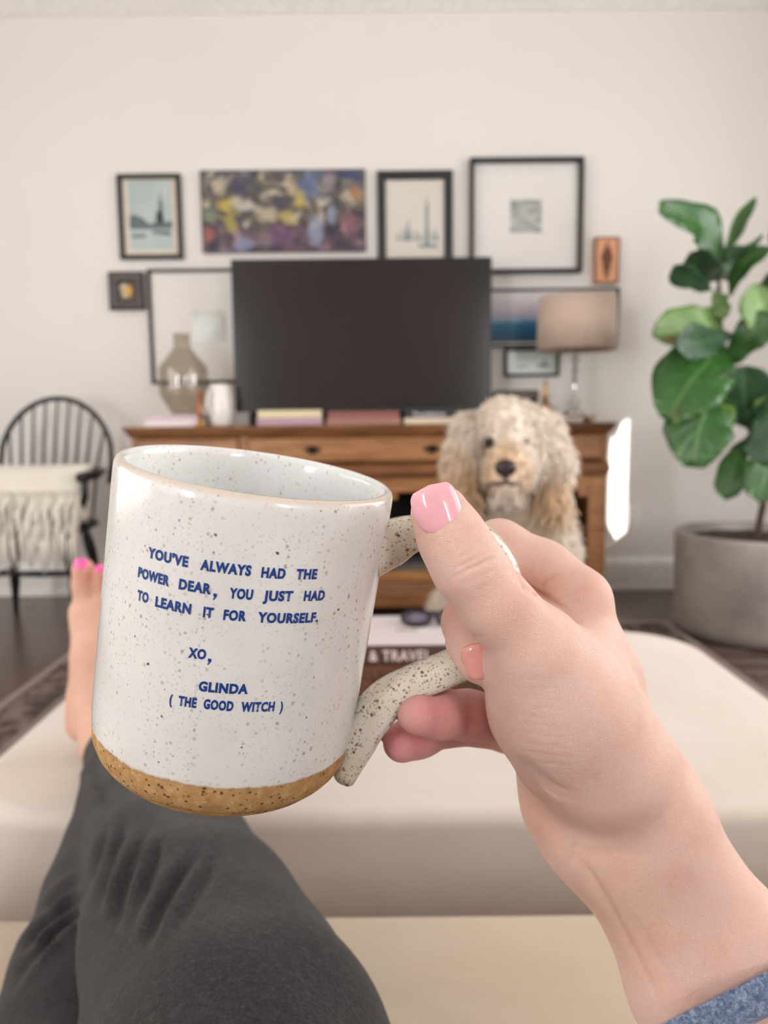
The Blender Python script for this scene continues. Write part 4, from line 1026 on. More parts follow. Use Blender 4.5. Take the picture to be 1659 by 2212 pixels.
def dog_color(P):
    c = np.tile(np.array(lin('#efe0d0')), (len(P), 1)); ap = np.array(lin('#ddb88c')); tan = np.array(lin('#bd9064'))
    def blend(c0, r, col, k=1.0):
        d = np.linalg.norm((P-np.asarray(c0))/np.asarray(r), axis=1); f = np.clip(1.25-d, 0, 1)*k; return c*(1-f[:, None])+col*f[:, None]
    c = blend(D3(1092, 1010, -.1), (.075, .10, .055), ap, .9); c = blend(D3(1092, 975, -.08), (.03, .06, .035), ap, .8)
    c = blend(D3(1060, 1035, -.10), (.03, .07, .03), tan, .7); c = blend(D3(1130, 1040, -.10), (.03, .07, .03), tan, .7)
    c = blend(D3(1000, 1040, .03), (.06, .10, .11), ap, 1.0); c = blend(D3(1188, 1070, .03), (.06, .10, .08), ap, 1.0)
    c = blend(D3(1105, 1130, .08), (.10, .2, .07), np.array(lin('#e6cfae')), .6)
    for ex, ey in ((1056, 957), (1054, 966), (1134, 957)): c = blend(D3(ex, ey, -.05), (.020, .06, .013), np.array(lin('#7d5a3e')), .8)
    c = blend(D3(1058, 1052, -.11), (.014, .05, .016), np.array(lin('#8a6345')), .8); c = blend(D3(1128, 1056, -.11), (.014, .05, .018), np.array(lin('#8a6345')), .8)
    c = blend(D3(1092, 1078, -.10), (.03, .06, .03), np.array(lin('#f0e4da')), .8)
    return c
me = fast_mesh('body', V, Q); set_color(me, dog_color(V))
def vcol_mat(name, rough=.7, var=.12, scale=60, bump=.2, sss=0):
    t = NT(name); a = t.n('ShaderNodeAttribute', attribute_name='Col'); n = t.noise(t.coord(), scale, 3)
    k = t.ramp(n.outputs[0], [(.3, 1-var*.6), (.7, 1.0)])
    t.bsdf(t.mix(1.0, a.outputs[0], k, 'MULTIPLY'), rough, 0, t.bump(n.outputs[0], bump, .003), Sheen_Weight=.2); return t.m
M['fur'] = vcol_mat('cream_dog_fur', .75)
mesh_obj('body', me, M['fur'], dog, True)
rng = np.random.default_rng(5)
tri = np.concatenate([Q[:, [0, 1, 2]], Q[:, [0, 2, 3]]]); ar = np.linalg.norm(np.cross(V[tri[:, 1]]-V[tri[:, 0]], V[tri[:, 2]]-V[tri[:, 0]]), axis=1)
cen = V[tri].mean(1); wgt = ar*np.where(cen[:, 2] > .62, 2.4, .8)*np.where(cen[:, 1] > DY+.4, .5, 1); NS = 15000
ti = rng.choice(len(tri), NS, p=wgt/wgt.sum()); bc = rng.dirichlet((1, 1, 1), NS)
P0 = (V[tri[ti]]*bc[:, :, None]).sum(1); N0 = (N[tri[ti]]*bc[:, :, None]).sum(1); N0 /= np.linalg.norm(N0, axis=1)[:, None]
eyes = [np.array(at_y(*e, DY-.062)) for e in ((1056, 955), (1132, 953))]
keep = (np.linalg.norm(P0-nose_p, axis=1) > .045) & (np.linalg.norm(P0-eyes[0]-np.array([0, 0, .004]), axis=1) > .027) & (np.linalg.norm(P0-eyes[1]-np.array([0, 0, .004]), axis=1) > .021); P0, N0 = P0[keep], N0[keep]
hd = P0-head; rel = np.clip((P0[:, 2]-(head[2]-.02))/.1, 0, 1)
L = .024+.020*(P0[:, 2] < head[2]-.12)+rng.uniform(0, .012, len(P0)); onface = (np.abs(hd[:, 0]) < .085) & (P0[:, 1] < DY-.03) & (P0[:, 2] > head[2]-.16)
L[onface] *= .5
side = np.sign(hd[:, 0])[:, None]*np.array([1.0, 0, 0])
G = np.array([0, 0, -1.0])+side*(.5*rel[:, None])+np.where(onface, 1, 0)[:, None]*side*.7
T0 = G-N0*(G*N0).sum(1)[:, None]; T0 /= np.linalg.norm(T0, axis=1)[:, None]+1e-9
dirv = N0*rng.uniform(.25, .8, (len(P0), 1))+T0*rng.uniform(.6, 1.1, (len(P0), 1))+rng.normal(0, .28, P0.shape); dirv /= np.linalg.norm(dirv, axis=1)[:, None]
B0 = np.cross(dirv, N0); B0 /= np.linalg.norm(B0, axis=1)[:, None]+1e-9
NSG = 5; ph = rng.uniform(0, 6.28, len(P0)); cr = rng.uniform(.003, .008, len(P0)); rad = rng.uniform(.003, .0055, len(P0))
VV = []; C0 = dog_color(P0); sh = rng.uniform(.86, 1.06, (len(P0), 1)); CC = []
for s in range(NSG+1):
    f = s/NSG; c = P0-N0*.003+dirv*(L*f)[:, None]+np.array([0, 0, -1])*(.35*L*f*f)[:, None]
    c = c+B0*(cr*np.sin(ph+f*5.5)*f)[:, None]+N0*(cr*np.cos(ph+f*5.5)*f*.7)[:, None]
    r = rad*(1-.75*f**1.5)
    for k in range(3):
        a = 2*PI*k/3; VV.append(c+B0*(r*math.cos(a))[:, None]+N0*(r*math.sin(a))[:, None]); CC.append(np.clip(C0*sh, 0, 1))
VV = np.stack(VV, 1); VV[:, :, 2] = np.maximum(VV[:, :, 2], .0145); n_ = VV.shape[1]; CC = np.stack(CC, 1); fs = []
for s in range(NSG):
    for k in range(3): fs.append((s*3+k, s*3+(k+1) % 3, s*3+3+(k+1) % 3, s*3+3+k))
FF = (np.arange(len(P0))*n_)[:, None, None]+np.array(fs)[None]
me = fast_mesh('coat', VV.reshape(-1, 3), FF.reshape(-1, 4)); set_color(me, CC.reshape(-1, 3))
ft = mesh_obj('coat', me, M['fur'], dog, True); ft['kind'] = 'stuff'; ft['label'] = 'long wavy cream coat'
M['nose'] = plain('dark_wet_nose', '#2a1d20', .3, 0, .15, 200, .2); M['eye'] = plain('dark_brown_eye', '#1c1210', .08)
bm = bmesh.new(); bmesh.ops.create_uvsphere(bm, u_segments=24, v_segments=16, radius=1)
for v in bm.verts:
    x, y, z = v.co; wz = 1.0 if z > 0 else .82
    v.co = Vector(nose_p)+Vector((x*.0265*(1+.12*z), y*.022, z*.0245*wz-.004*(abs(x) < .2)*(z < -.5)))
for v in bm.verts:
    for s in (-1, 1):
        d = math.hypot(v.co.x-nose_p[0]-s*.011, v.co.z-nose_p[2]+.003)
        if v.co.y < nose_p[1] and d < .008: v.co.y += .007*(1-d/.008)
obj('nose', bm, M['nose'], dog, True)
for px_, py_ in ((1056, 955), (1132, 953)):
    bm = bmesh.new(); bmesh.ops.create_uvsphere(bm, u_segments=16, v_segments=12, radius=.0135, matrix=Matrix.Translation(at_y(px_, py_, DY-.068)))
    obj('eye', bm, M['eye'], dog, True)
mp = [tuple(D3(x, y, dy)) for x, y, dy in ((1052, 1052, -.125), (1066, 1044, -.148), (1080, 1046, -.160), (1092, 1040, -.166), (1106, 1046, -.160), (1120, 1044, -.148), (1134, 1054, -.125))]
obj('mouth', tube(bmesh.new(), catmull(mp, 20), .005, 8), plain('dark_lip', '#4d3733', .5), dog, True)

# ------------------------------------------------------------------ tray, book and glasses on the ottoman
TZ = OZ+.0006
tray_w = wood('carved_mango_wood', '#3a2015', '#57321f', '#744a2e', (1, 5, 5), .5, .4, 5)
tx0, tx1, ty0, ty1 = -.10, .215, 1.15, 1.36
t = thing('wooden_tray', 'carved dark brown wooden tray box on the ottoman under the travel book', 'tray', ((tx0+tx1)/2, 1.25, TZ))
bm = bmesh.new()
bx(bm, tx0, tx1, ty0, ty1, TZ, TZ+.010, .002); bx(bm, tx0, tx1, ty0, ty0+.014, TZ+.010, TZ+.058, .003); bx(bm, tx0, tx1, ty1-.014, ty1, TZ+.010, TZ+.058, .003)
bx(bm, tx0, tx0+.014, ty0+.014, ty1-.014, TZ+.010, TZ+.058, .003); bx(bm, tx1-.014, tx1, ty0+.014, ty1-.014, TZ+.010, TZ+.058, .003)
obj('tray_body', bm, tray_w, t)
for k in range(6):
    xx = tx0+.03+k*(tx1-tx0-.06)/5; bm = bmesh.new()
    for a in range(6):
        an = PI/3*a+.3; bmesh.ops.create_uvsphere(bm, u_segments=8, v_segments=6, radius=1, matrix=Matrix.Translation((xx+.011*math.cos(an), ty0-.001, TZ+.033+.011*math.sin(an))) @ Matrix.Rotation(-an, 4, 'Y') @ Matrix.Diagonal((.009, .004, .005, 1)))
    obj('carved_rosette', bm, tray_w, t, True)
bzz = TZ+.0585
book('book', -.09, .205, 1.155, 1.335, bzz, bzz+.030, '#4b2e2b', 'large maroon travel book with a white cover on the carved tray', None, ('& TRAVEL', .0172, at_y(798, 1413, 1.155).x), '#e2d4d2')
bk = [o for o in bpy.data.objects if o.get('label', '').startswith('large maroon travel')][0]
box('cover_sheet', -.089, .204, 1.157, 1.334, bzz+.0301, bzz+.0308, plain('white_cover_print', '#ded4d6', .35, 0, .03, 6), bk)
pa, pb = at_z(855, 1362, bzz+.031), at_z(902, 1361, bzz+.031)
box('cover_title', pa.x, pb.x, pa.y-.004, pa.y+.004, bzz+.0308, bzz+.0311, plain('olive_print', '#8f8468', .6), bk)
# dark sunglasses lying on the cover
g0 = at_z(915, 1338, bzz+.04); gz = bzz+.0312
t = thing('sunglasses', 'black framed sunglasses lying on the white cover of the travel book', 'glasses', (g0.x+.02, g0.y, gz))
blk = plain('black_acetate', '#141216', .2); lens = plain('violet_grey_lens', '#8d7f93', .08)
for k in (0, 1):
    cxg = g0.x-.012+k*.058; pts = [(cxg+.024*math.cos(a), g0.y+.012*math.sin(a)-.002, gz+.012+.009*math.sin(a)) for a in np.linspace(0, 2*PI, 21)]
    obj('rim', tube(bmesh.new(), pts, .0042, 8), blk, t, True)
    bm = bmesh.new(); bm.faces.new([bm.verts.new(p) for p in [(cxg+.022*math.cos(a), g0.y+.011*math.sin(a)-.002, gz+.012+.0083*math.sin(a)) for a in np.linspace(0, 2*PI, 21)[:-1]]])
    bmesh.ops.solidify(bm, geom=bm.faces[:], thickness=.0012); obj('lens', bm, lens, t)
obj('bridge', tube(bmesh.new(), [(g0.x+.010, g0.y, gz+.014), (g0.x+.017, g0.y, gz+.017), (g0.x+.024, g0.y, gz+.014)], .003, 8), blk, t, True)
for xx, s in ((g0.x-.036, 1), (g0.x+.07, -1)):
    obj('temple', tube(bmesh.new(), [(xx, g0.y+.004, gz+.014), (xx+s*.002, g0.y+.02, gz+.012), (xx+s*.04, g0.y+.045+.008*s, gz+.008), (xx+s*.085, g0.y+.05+.008*s, gz+.0035)], [.0035, .003, .003, .0035], 8), blk, t, True)

# ------------------------------------------------------------------ stoneware mug
MC = np.array([-0.0388295, 0.23880873, 0.86518824]); MA = np.array([0.17041099, -0.07339731, 0.9826357]); MA /= np.linalg.norm(MA)
e1 = CW-MC; e1 -= MA*(e1@MA); e1 /= np.linalg.norm(e1); e2 = np.cross(MA, e1)
RT_, RB_, HM_ = .0425, .0418, .0977
MM = Matrix(((e1[0], e2[0], MA[0], MC[0]), (e1[1], e2[1], MA[1], MC[1]), (e1[2], e2[2], MA[2], MC[2]), (0, 0, 0, 1)))   # mug frame: x to camera, y right, z up, origin at rim
def mug_mat():
    t = NT('speckled_stoneware_glaze'); v = t.coord('Object'); s = t.sep(v)
    def specks(scale, thr, soft, dens, seedv):
        off = t.n('ShaderNodeVectorMath', operation='ADD'); t.l(v, off.inputs[0]); off.inputs[1].default_value = seedv
        wob = t.noise(off.outputs[0], scale*1.7, 2); wv = t.n('ShaderNodeVectorMath', operation='MULTIPLY_ADD'); t.l(wob.outputs[1], wv.inputs[0]); wv.inputs[1].default_value = (.35/scale,)*3; t.l(off.outputs[0], wv.inputs[2])
        vo = t.voro(wv.outputs[0], scale); r = t.sep(vo.outputs['Color'])
        lim = t.math('MULTIPLY', t.ramp(r[0], [(1-dens, 0.0), (1-dens+.01, .5), (1.0, 1.0)]), thr)
        return t.math('MULTIPLY', t.math('DIVIDE', t.math('SUBTRACT', lim, vo.outputs['Distance']), soft, clamp=True), 1.0, clamp=True), r[1]
    cl = t.noise(v, 55, 3, .6); clf = t.ramp(cl.outputs[0], [(.38, .25), (.62, 1.0)])
    glaze = t.ramp(t.noise(v, 38, 4, .6).outputs[0], [(.3, '#dcdcda'), (.5, '#e3e4e4'), (.7, '#e9e8e6')])
    s1, c1 = specks(620, .46, .22, .42, (0, 0, 0)); s2, c2 = specks(1150, .52, .3, .60, (.3, .1, .2)); s3, c3 = specks(330, .2, .08, .10, (.7, .4, .1))
    col = t.mix(t.math('MULTIPLY', t.math('MULTIPLY', s2, clf), .5), glaze, '#bfa47c')
    col = t.mix(t.math('MULTIPLY', t.math('MULTIPLY', s1, clf), .7), col, t.ramp(c1, [(.3, '#ab8654'), (.8, '#856239')]))
    col = t.mix(t.math('MULTIPLY', s3, .9), col, t.ramp(c3, [(.3, '#7d5128'), (.7, '#3b2416')]))
    # unglazed foot band; the glaze line wavers a little
    zl = t.math('ADD', s[2], t.math('MULTIPLY', t.math('SUBTRACT', t.noise(v, 130, 4, .7).outputs[0], .5), .0028))
    clay_f = t.ramp(t.math('MULTIPLY', t.math('ADD', zl, .0832), -900.0, clamp=True), [(0.0, 0.0), (1.0, 1.0)])
    inside = t.n('ShaderNodeAttribute', attribute_name='Col')
    clay_f = t.math('MULTIPLY', clay_f, t.sep(inside.outputs[0])[0])
    n = t.noise(v, 260, 4, .65); clay = t.ramp(n.outputs[0], [(.3, '#a5804f'), (.5, '#b89060'), (.72, '#cba878')])
    k1, _ = specks(640, .44, .16, .48, (.2, .9, .4)); k2, _ = specks(900, .36, .2, .26, (.8, .2, .6))
    clay = t.mix(t.math('MULTIPLY', k1, .85), clay, '#4c2f18'); clay = t.mix(t.math('MULTIPLY', k2, .7), clay, '#e9dcc4')
    edge = t.ramp(t.math('ADD', t.math('MULTIPLY', t.math('ADD', zl, .0835), 500.0), .5), [(0.0, 0.0), (.28, .75), (.42, .0)])
    clay = t.mix(edge, clay, '#8a5c30')
    rimc = t.ramp(t.math('ADD', t.math('MULTIPLY', s[2], 420.0), 1.0), [(.1, 0.0), (.75, .55)])
    col = t.mix(t.math('MULTIPLY', rimc, t.sep(inside.outputs[0])[0]), col, '#c9ab8c')
    col2 = t.mix(clay_f, col, clay)
    rough = t.math('ADD', t.math('MULTIPLY', clay_f, .6), .13)
    h = t.math('ADD', t.noise(v, 60, 2).outputs[0], t.math('MULTIPLY', t.math('MULTIPLY', n.outputs[0], clay_f), 5.0))
    b = t.bsdf(col2, rough, 0, t.bump(h, .12, .0012)); t.put(b.inputs['Specular IOR Level'], t.math('SUBTRACT', .55, t.math('MULTIPLY', clay_f, .4))); return t.m
M['stoneware'] = mug_mat()
mug = thing('mug', 'speckled white stoneware mug with blue lettering and a bare clay foot, held by its handle', 'mug')
mug.matrix_basis = MM
def mobj(name, bm_or_me, mat, par, smooth=True):
    """mesh in the mug's own frame"""
    if isinstance(bm_or_me, bmesh.types.BMesh):
        me = bpy.data.meshes.new(name); bm_or_me.normal_update(); bm_or_me.to_mesh(me); bm_or_me.free()
    else: me = bm_or_me
    o = bpy.data.objects.new(name, me); COL.objects.link(o); me.materials.append(mat); o.parent = par
    if smooth: me.polygons.foreach_set('use_smooth', np.ones(len(me.polygons), dtype=bool))
    return o
def Rz_(z): return RT_+(RB_-RT_)*(-z/HM_)
prof = [(.001, -HM_), (.030, -HM_), (.0345, -HM_+.0002), (.0360, -HM_+.0012), (.0372, -HM_+.0026), (.0378, -HM_+.0034), (.0384, -HM_+.0036), (.0398, -HM_+.0055), (.0412, -HM_+.0088), (.0417, -HM_+.0118)]
for z in np.linspace(-.0825, -.004, 24): prof.append((Rz_(z)+(.00022 if z > -.0815 else .0), z))
prof += [(RT_+.0001, -.0022), (RT_-.0003, -.0009), (RT_-.0012, -.0001), (RT_-.0022, -.0001), (RT_-.0031, -.0009), (RT_-.0034, -.0025)]
ni = len(prof)
for z in np.linspace(-.006, -.085, 14): prof.append((Rz_(z)-.0037, z))
prof += [(.036, -.0895), (.030, -.0915), (.001, -.092)]
bm = lathe(bmesh.new(), prof, (0, 0, 0), 128, False, False)
cl_ = bm.verts.layers.float_color.new('Col'); bm.verts.ensure_lookup_table()
for i, v in enumerate(bm.verts): v[cl_] = (1 if i//128 < ni-3 else 0,)*3+(1,)
mobj('mug_body', bm, M['stoneware'], mug)
# handle: strap swept round an ear-shaped loop in the mug's frame, flared where it joins the wall
HANG = math.radians(80); hd_ = Vector((math.cos(HANG), math.sin(HANG), 0)); hn_ = Vector((-math.sin(HANG), math.cos(HANG), 0)) * -1
hl = [(39.5, 17.8), (44, 16.2), (49, 12.8), (55, 10.2), (61, 8.8), (67.5, 9), (74, 12), (80, 18), (83.5, 26), (84, 34), (81.5, 42), (76, 49), (68, 55), (59, 61.2), (51.5, 68), (47, 76), (44.4, 85), (42.0, 96)]
HC = catmull([(a/1000, -b/1000) for a, b in hl], 60)
wd = np.interp(np.linspace(0, 1, 60), [0, .06, .16, .5, .78, .9, 1], [.0098, .0084, .0068, .0064, .0070, .0084, .0086])
tk = np.interp(np.linspace(0, 1, 60), [0, .05, .14, .5, .76, .86, .94, 1], [.0098, .0078, .0056, .0048, .0056, .0068, .0060, .0040])
bm = bmesh.new(); rings = []
for i in range(60):
    a, b = HC[max(i-1, 0)], HC[min(i+1, 59)]; T = (b-a)/np.linalg.norm(b-a); nrm = np.array([T[1], -T[0]])
    c = hd_*HC[i][0]+Vector((0, 0, HC[i][1])); u = hd_*nrm[0]+Vector((0, 0, nrm[1])); rr = []
    for k in range(28):
        an = 2*PI*k/28; ca, sa = math.cos(an), math.sin(an); q = 2/2.6
        rr.append(bm.verts.new(c+u*(math.copysign(abs(ca)**q, ca)*tk[i])+hn_*(math.copysign(abs(sa)**q, sa)*wd[i])))
    rings.append(rr)
for a, b in zip(rings, rings[1:]):
    for k in range(28): bm.faces.new((a[k], a[(k+1) % 28], b[(k+1) % 28], b[k]))
bm.faces.new(rings[0][::-1]); bm.faces.new(rings[-1]); bmesh.ops.recalc_face_normals(bm, faces=bm.faces)
def handle_mat():
    t = NT('speckled_handle_glaze'); v = t.coord('Object'); n0 = t.noise(v, 60, 3)
    base = t.ramp(n0.outputs[0], [(.3, '#d8d0bf'), (.5, '#e0dacb'), (.7, '#e8e3d8')])
    wob = t.noise(v, 500, 2)
    wv = t.n('ShaderNodeVectorMath', operation='MULTIPLY_ADD'); t.l(wob.outputs[1], wv.inputs[0]); wv.inputs[1].default_value = (.0012,)*3; t.l(v, wv.inputs[2])
    for sc_, th_, d_, c_, k_ in ((620, .46, .62, '#8a6a3e', .8), (430, .34, .34, '#5a3a1c', .9), (1150, .5, .6, '#7b6543', .6)):
        vo = t.voro(wv.outputs[0], sc_); r = t.sep(vo.outputs['Color'])
        lim = t.math('MULTIPLY', t.ramp(r[0], [(1-d_, 0.0), (1-d_+.01, .5), (1.0, 1.0)]), th_)
        f = t.math('DIVIDE', t.math('SUBTRACT', lim, vo.outputs['Distance']), .15, clamp=True)
        base = t.mix(t.math('MULTIPLY', f, k_), base, c_)
    t.bsdf(base, .16, 0, t.bump(n0.outputs[0], .2, .002)); return t.m
mobj('handle', bm, handle_mat(), mug)
# stamped blue lettering, each word laid round the wall at its own angle
M['ink'] = plain('cobalt_stamp_ink', '#1d3f86', .3, 0, .12, 900)
def word(s, a0, a1, h0, h1, cap=.00275, line=None):
    if s == ',':      # block with a slanting tail
        me = bpy.data.meshes.new('t'); me.from_pydata([(a*.00095, b*.00095, 0) for a, b in ((0, 0), (.35, -.1), (-.05, -.95), (.22, -1.1), (.95, .1), (.95, .9), (0, .9))], [], [(0, 1, 4, 5, 6), (1, 2, 3, 4)])
    else: me = text_mesh(s, cap*1.38, 0, cap*.068)
    n = len(me.vertices); co = np.zeros(n*3); me.vertices.foreach_get('co', co); co = co.reshape(-1, 3)
    x0, x1 = co[:, 0].min(), co[:, 0].max(); f = (co[:, 0]-x0)/(x1-x0)
    ang = np.radians(a0+(a1-a0)*f); z = -(h0+(h1-h0)*f)/1000+co[:, 1]; r = RT_+(RB_-RT_)*(-z/HM_)+.00036
    co = np.stack([r*np.cos(ang), r*np.sin(ang), z], 1); me.vertices.foreach_set('co', co.ravel()); me.update(); return me
lines = [
    [("YOU'VE", -37.6, -20.4, 22.0, 21.7), ("ALWAYS", -15.8, 2.1, 21.6, 21.3), ("HAD", 5.7, 14.4, 21.4, 21.4), ("THE", 18.5, 26.8, 21.4, 21.4)],
    [("POWER", -41.6, -26.9, 28.4, 28.1), ("DEAR", -23, -10.9, 28.1, 27.8), (",", -10.0, -8.7, 28.3, 28.3, .0044), ("YOU", -4.5, 3.8, 28.0, 27.8), ("JUST", 7.5, 18.4, 27.8, 27.6), ("HAD", 22.8, 31.7, 27.6, 27.7)],
    [("TO", -40.8, -35.2, 34.8, 34.6), ("LEARN", -31.9, -17.3, 34.7, 34.3), ("IT", -12.8, -9.1, 34.3, 34.2), ("FOR", -5.5, 2.5, 34.2, 33.9), ("YOURSELF.", 6.5, 30.3, 33.9, 34.0)],
    [("XO", -16.5, -9.9, 46.4, 46.1), (",", -9.1, -7.8, 46.6, 46.6, .0044)],
    [("GLINDA", -11.2, 6.7, 55.3, 54.7)],
    [("(", -21.6, -20.4, 60.9, 60.9), ("THE", -18.1, -11.2, 60.7, 60.4), ("GOOD", -8.6, 2.2, 60.2, 60.0), ("WITCH", 5.0, 17.6, 60.0, 59.9), (")", 19.8, 21.0, 60.1, 60.1)]]
for ln in lines:
    b2 = bmesh.new()
    for wd_ in ln:
        me = word(*wd_); b2.from_mesh(me); bpy.data.meshes.remove(me)
    o = mobj('lettering', b2, M['ink'], mug, False)

# ------------------------------------------------------------------ person: hand and forearm, feet, leggings, sleeve
person = thing('person', 'person in charcoal leggings holding up the mug, bare feet resting on the ottoman', 'person', (0, -.2, .45))
S = 1.055
def J(px, py, d, r): return (cs(px, py, d*S), r*S/1000)
# chains of (pixel, depth, radius mm); built in the camera frame, then carried to the room
thumb = [J(950, 1110, .2115, 8.1), J(978, 1165, .2105, 8.9), J(1012, 1225, .2100, 9.5), J(1075, 1310, .2115, 9.6), J(1158, 1404, .215, 12.2), J(1232, 1520, .221, 14.5), J(1310, 1650, .229, 15.5)]
thenar = [J(1148, 1445, .224, 12.6), J(1175, 1530, .229, 14.6), J(1222, 1610, .234, 17.0)]
heel = [J(1205, 1660, .250, 12.5), J(1228, 1730, .250, 13.0), J(1268, 1800, .249, 13.5)]
index = [J(1250, 1297, .252, 10.9), J(1170, 1236, .257, 10.3), J(1078, 1186, .258, 9.4), J(1050, 1262, .252, 8.2), J(1012, 1345, .241, 7.8), J(1022, 1390, .2315, 7.4), J(1036, 1428, .2255, 6.7)]
middle = [J(1275, 1420, .272, 10.5), J(1170, 1505, .270, 9.2), J(1110, 1560, .257, 8.2), J(1010, 1545, .246, 7.5), J(950, 1542, .238, 7.2), J(906, 1541, .2325, 6.7)]
ring_ = [J(1270, 1490, .288, 9.8), J(1180, 1560, .285, 8.8), J(1100, 1575, .274, 7.8), J(975, 1560, .260, 7.3), J(905, 1586, .252, 7.0), J(869, 1604, .2465, 6.3)]
pinky = [J(1270, 1560, .300, 8.6), J(1190, 1575, .296, 7.4), J(1110, 1560, .286, 6.6), J(1010, 1548, .277, 6.2)]
palm = [[J(1244, 1300, .253, 10.3), J(1302, 1460, .252, 10.8), J(1362, 1640, .248, 11.8)], [J(1268, 1420, .272, 10), J(1355, 1680, .260, 12)], [J(1265, 1490, .288, 9.5), J(1340, 1720, .270, 11)],
        [J(1270, 1560, .300, 9), J(1320, 1740, .275, 12)], [J(1225, 1450, .252, 11.5), J(1285, 1650, .247, 15.5)], [J(1190, 1330, .249, 6.5), J(1262, 1405, .247, 9.5)], [J(1262, 1420, .238, 9.5), J(1335, 1620, .236, 13.5)], [J(1240, 1440, .230, 10), J(1318, 1640, .232, 14)]]
arm = [[J(1300, 1785, .243, 15.5), J(1328, 1828, .242, 14.6), J(1486, 2143, .240, 15.6), J(1655, 2470, .238, 17)], [J(1378, 1695, .242, 13.6), J(1412, 1752, .241, 14.0), J(1606, 2055, .239, 15.8), J(1800, 2400, .237, 17)]]
ALL = [p for c in [thumb, thenar, heel, index, middle, ring_, pinky]+palm+arm for p in c]
lo = np.min([p-r for p, r in ALL], 0)-.006; hi = np.max([p+r for p, r in ALL], 0)+.006
end_c = cs(1640, 2255, .2525)
hi[0] = min(hi[0], .165); lo[1] = max(lo[1], -.215)
fh = Field(lo, hi, .00072)
def chain(ch, k, tgt):
    for (a, ra), (b, rb) in zip(ch, ch[1:]): fh.cone(a, ra, b, rb, k, tgt)
g = fh.d
for ch in palm: chain(ch, .008*S, g)
for ch in arm: chain(ch, .012*S, g)
chain(thenar, .010*S, g); chain(heel, .010*S, g)
chain(thumb[4:], .012*S, g)
gt = fh.new(); chain(thumb[:5], .004, gt)
np.copyto(g, smin(g, gt, .0030)); del gt
for ch, kk in ((index, .0035), (middle, .0015), (ring_, .0012), (pinky, .0012)):
    gi = fh.new(); chain(ch, .004, gi); np.copyto(g, smin(g, gi, kk)); del gi
# flesh yields to the handle it grips
mi = np.array(MM.inverted()); hw = []
for i in range(0, 60, 2):
    pl_ = hd_*HC[i][0]+Vector((0, 0, HC[i][1])); pw = np.array(MM @ pl_); hw.append(((pw-CW) @ RM, (wd[i]+tk[i])/2))
gh = fh.new()
for (a, ra), (b, rb) in zip(hw[4:], hw[5:]): fh.cone(a, ra*.98, b, rb*.98, .002, gh)
np.copyto(g, -smin(-g, gh, .0015)); del gh
V, Q = fh.mesh(); fh = None
V = relax(V, Q, 4, .5); N = vnormals(V, Q)
pxy = np.stack([CX-F*V[:, 0]/V[:, 2], CY+F*V[:, 1]/V[:, 2]], 1); front = (N*(-V)).sum(1) > 0; dep = -V[:, 2]
def crease(line, depth, width, dmin=0, dmax=9):
    m = np.nonzero(front & (dep > dmin*S) & (dep < dmax*S))[0]; l_ = np.array(line, float)
    m = m[(np.abs(pxy[m]-l_.mean(0)) < np.ptp(l_, axis=0)/2+4*width).all(1)]
    d_, tp = seg_dist(pxy[m], l_); V[m] -= N[m]*(depth/1000*np.exp(-(d_/width)**2)*tp)[:, None]
TH = .222
for l_, dp, wd2 in (([(981, 1229), (1012, 1213), (1044, 1201)], .42, 3.2), ([(993, 1238), (1029, 1222), (1069, 1201)], .55, 3.4), ([(990, 1208), (1012, 1192)], .22, 3), ([(1008, 1188), (1040, 1172)], .16, 3),
        ([(975, 1246), (1004, 1240)], .2, 3), ([(1005, 1262), (1050, 1240), (1080, 1222)], .16, 4), ([(1020, 1280), (1072, 1256)], .1, 4), ([(960, 1205), (975, 1190)], .15, 3)):
    crease(l_, dp*1.7, wd2, 0, .212)
for l_, dp, wd2 in (([(1113, 1239), (1135, 1268), (1165, 1283), (1200, 1303), (1232, 1325)], 1.3, 6), ([(1160, 1276), (1178, 1257), (1208, 1238)], .9, 4), ([(1162, 1240), (1168, 1222), (1182, 1210)], .35, 4), ([(1200, 1300), (1240, 1288), (1282, 1262)], .45, 5),
        ([(1185, 1265), (1215, 1245), (1240, 1235)], .35, 4), ([(1215, 1308), (1255, 1300)], .3, 4), ([(1125, 1180), (1140, 1165)], .2, 4), ([(1105, 1168), (1112, 1150)], .15, 4), ([(1210, 1276), (1250, 1262)], .25, 3.5)):
    crease(l_, dp, wd2)
rs = np.random.default_rng(2)
for k in range(10):      # fine fan of lines across the ball of the thumb
    y = 1455+k*21; x = 1078+k*5.0; crease([(x, y), (x+60, y+14-k), (x+110+rs.uniform(0, 30), y+16+rs.uniform(-6, 6))], .14, 2.6)
for l_, dp, wd2 in (([(1120, 1640), (1150, 1668), (1190, 1700), (1245, 1722)], 1.2, 12), ([(1132, 1668), (1160, 1715), (1205, 1760)], .5, 10), ([(1150, 1690), (1185, 1735), (1225, 1770)], .35, 6), ([(1165, 1700), (1205, 1722), (1250, 1732)], .3, 5), ([(1228, 1880), (1236, 1840), (1250, 1815)], .8, 8),
        ([(1246, 1850), (1278, 1889), (1330, 1977), (1381, 2076), (1432, 2185)], .95, 8), ([(1352, 1965), (1397, 2032), (1440, 2105), (1475, 2175)], .55, 12), ([(1262, 1846), (1300, 1850)], .3, 10)):
    crease(l_, dp, wd2)
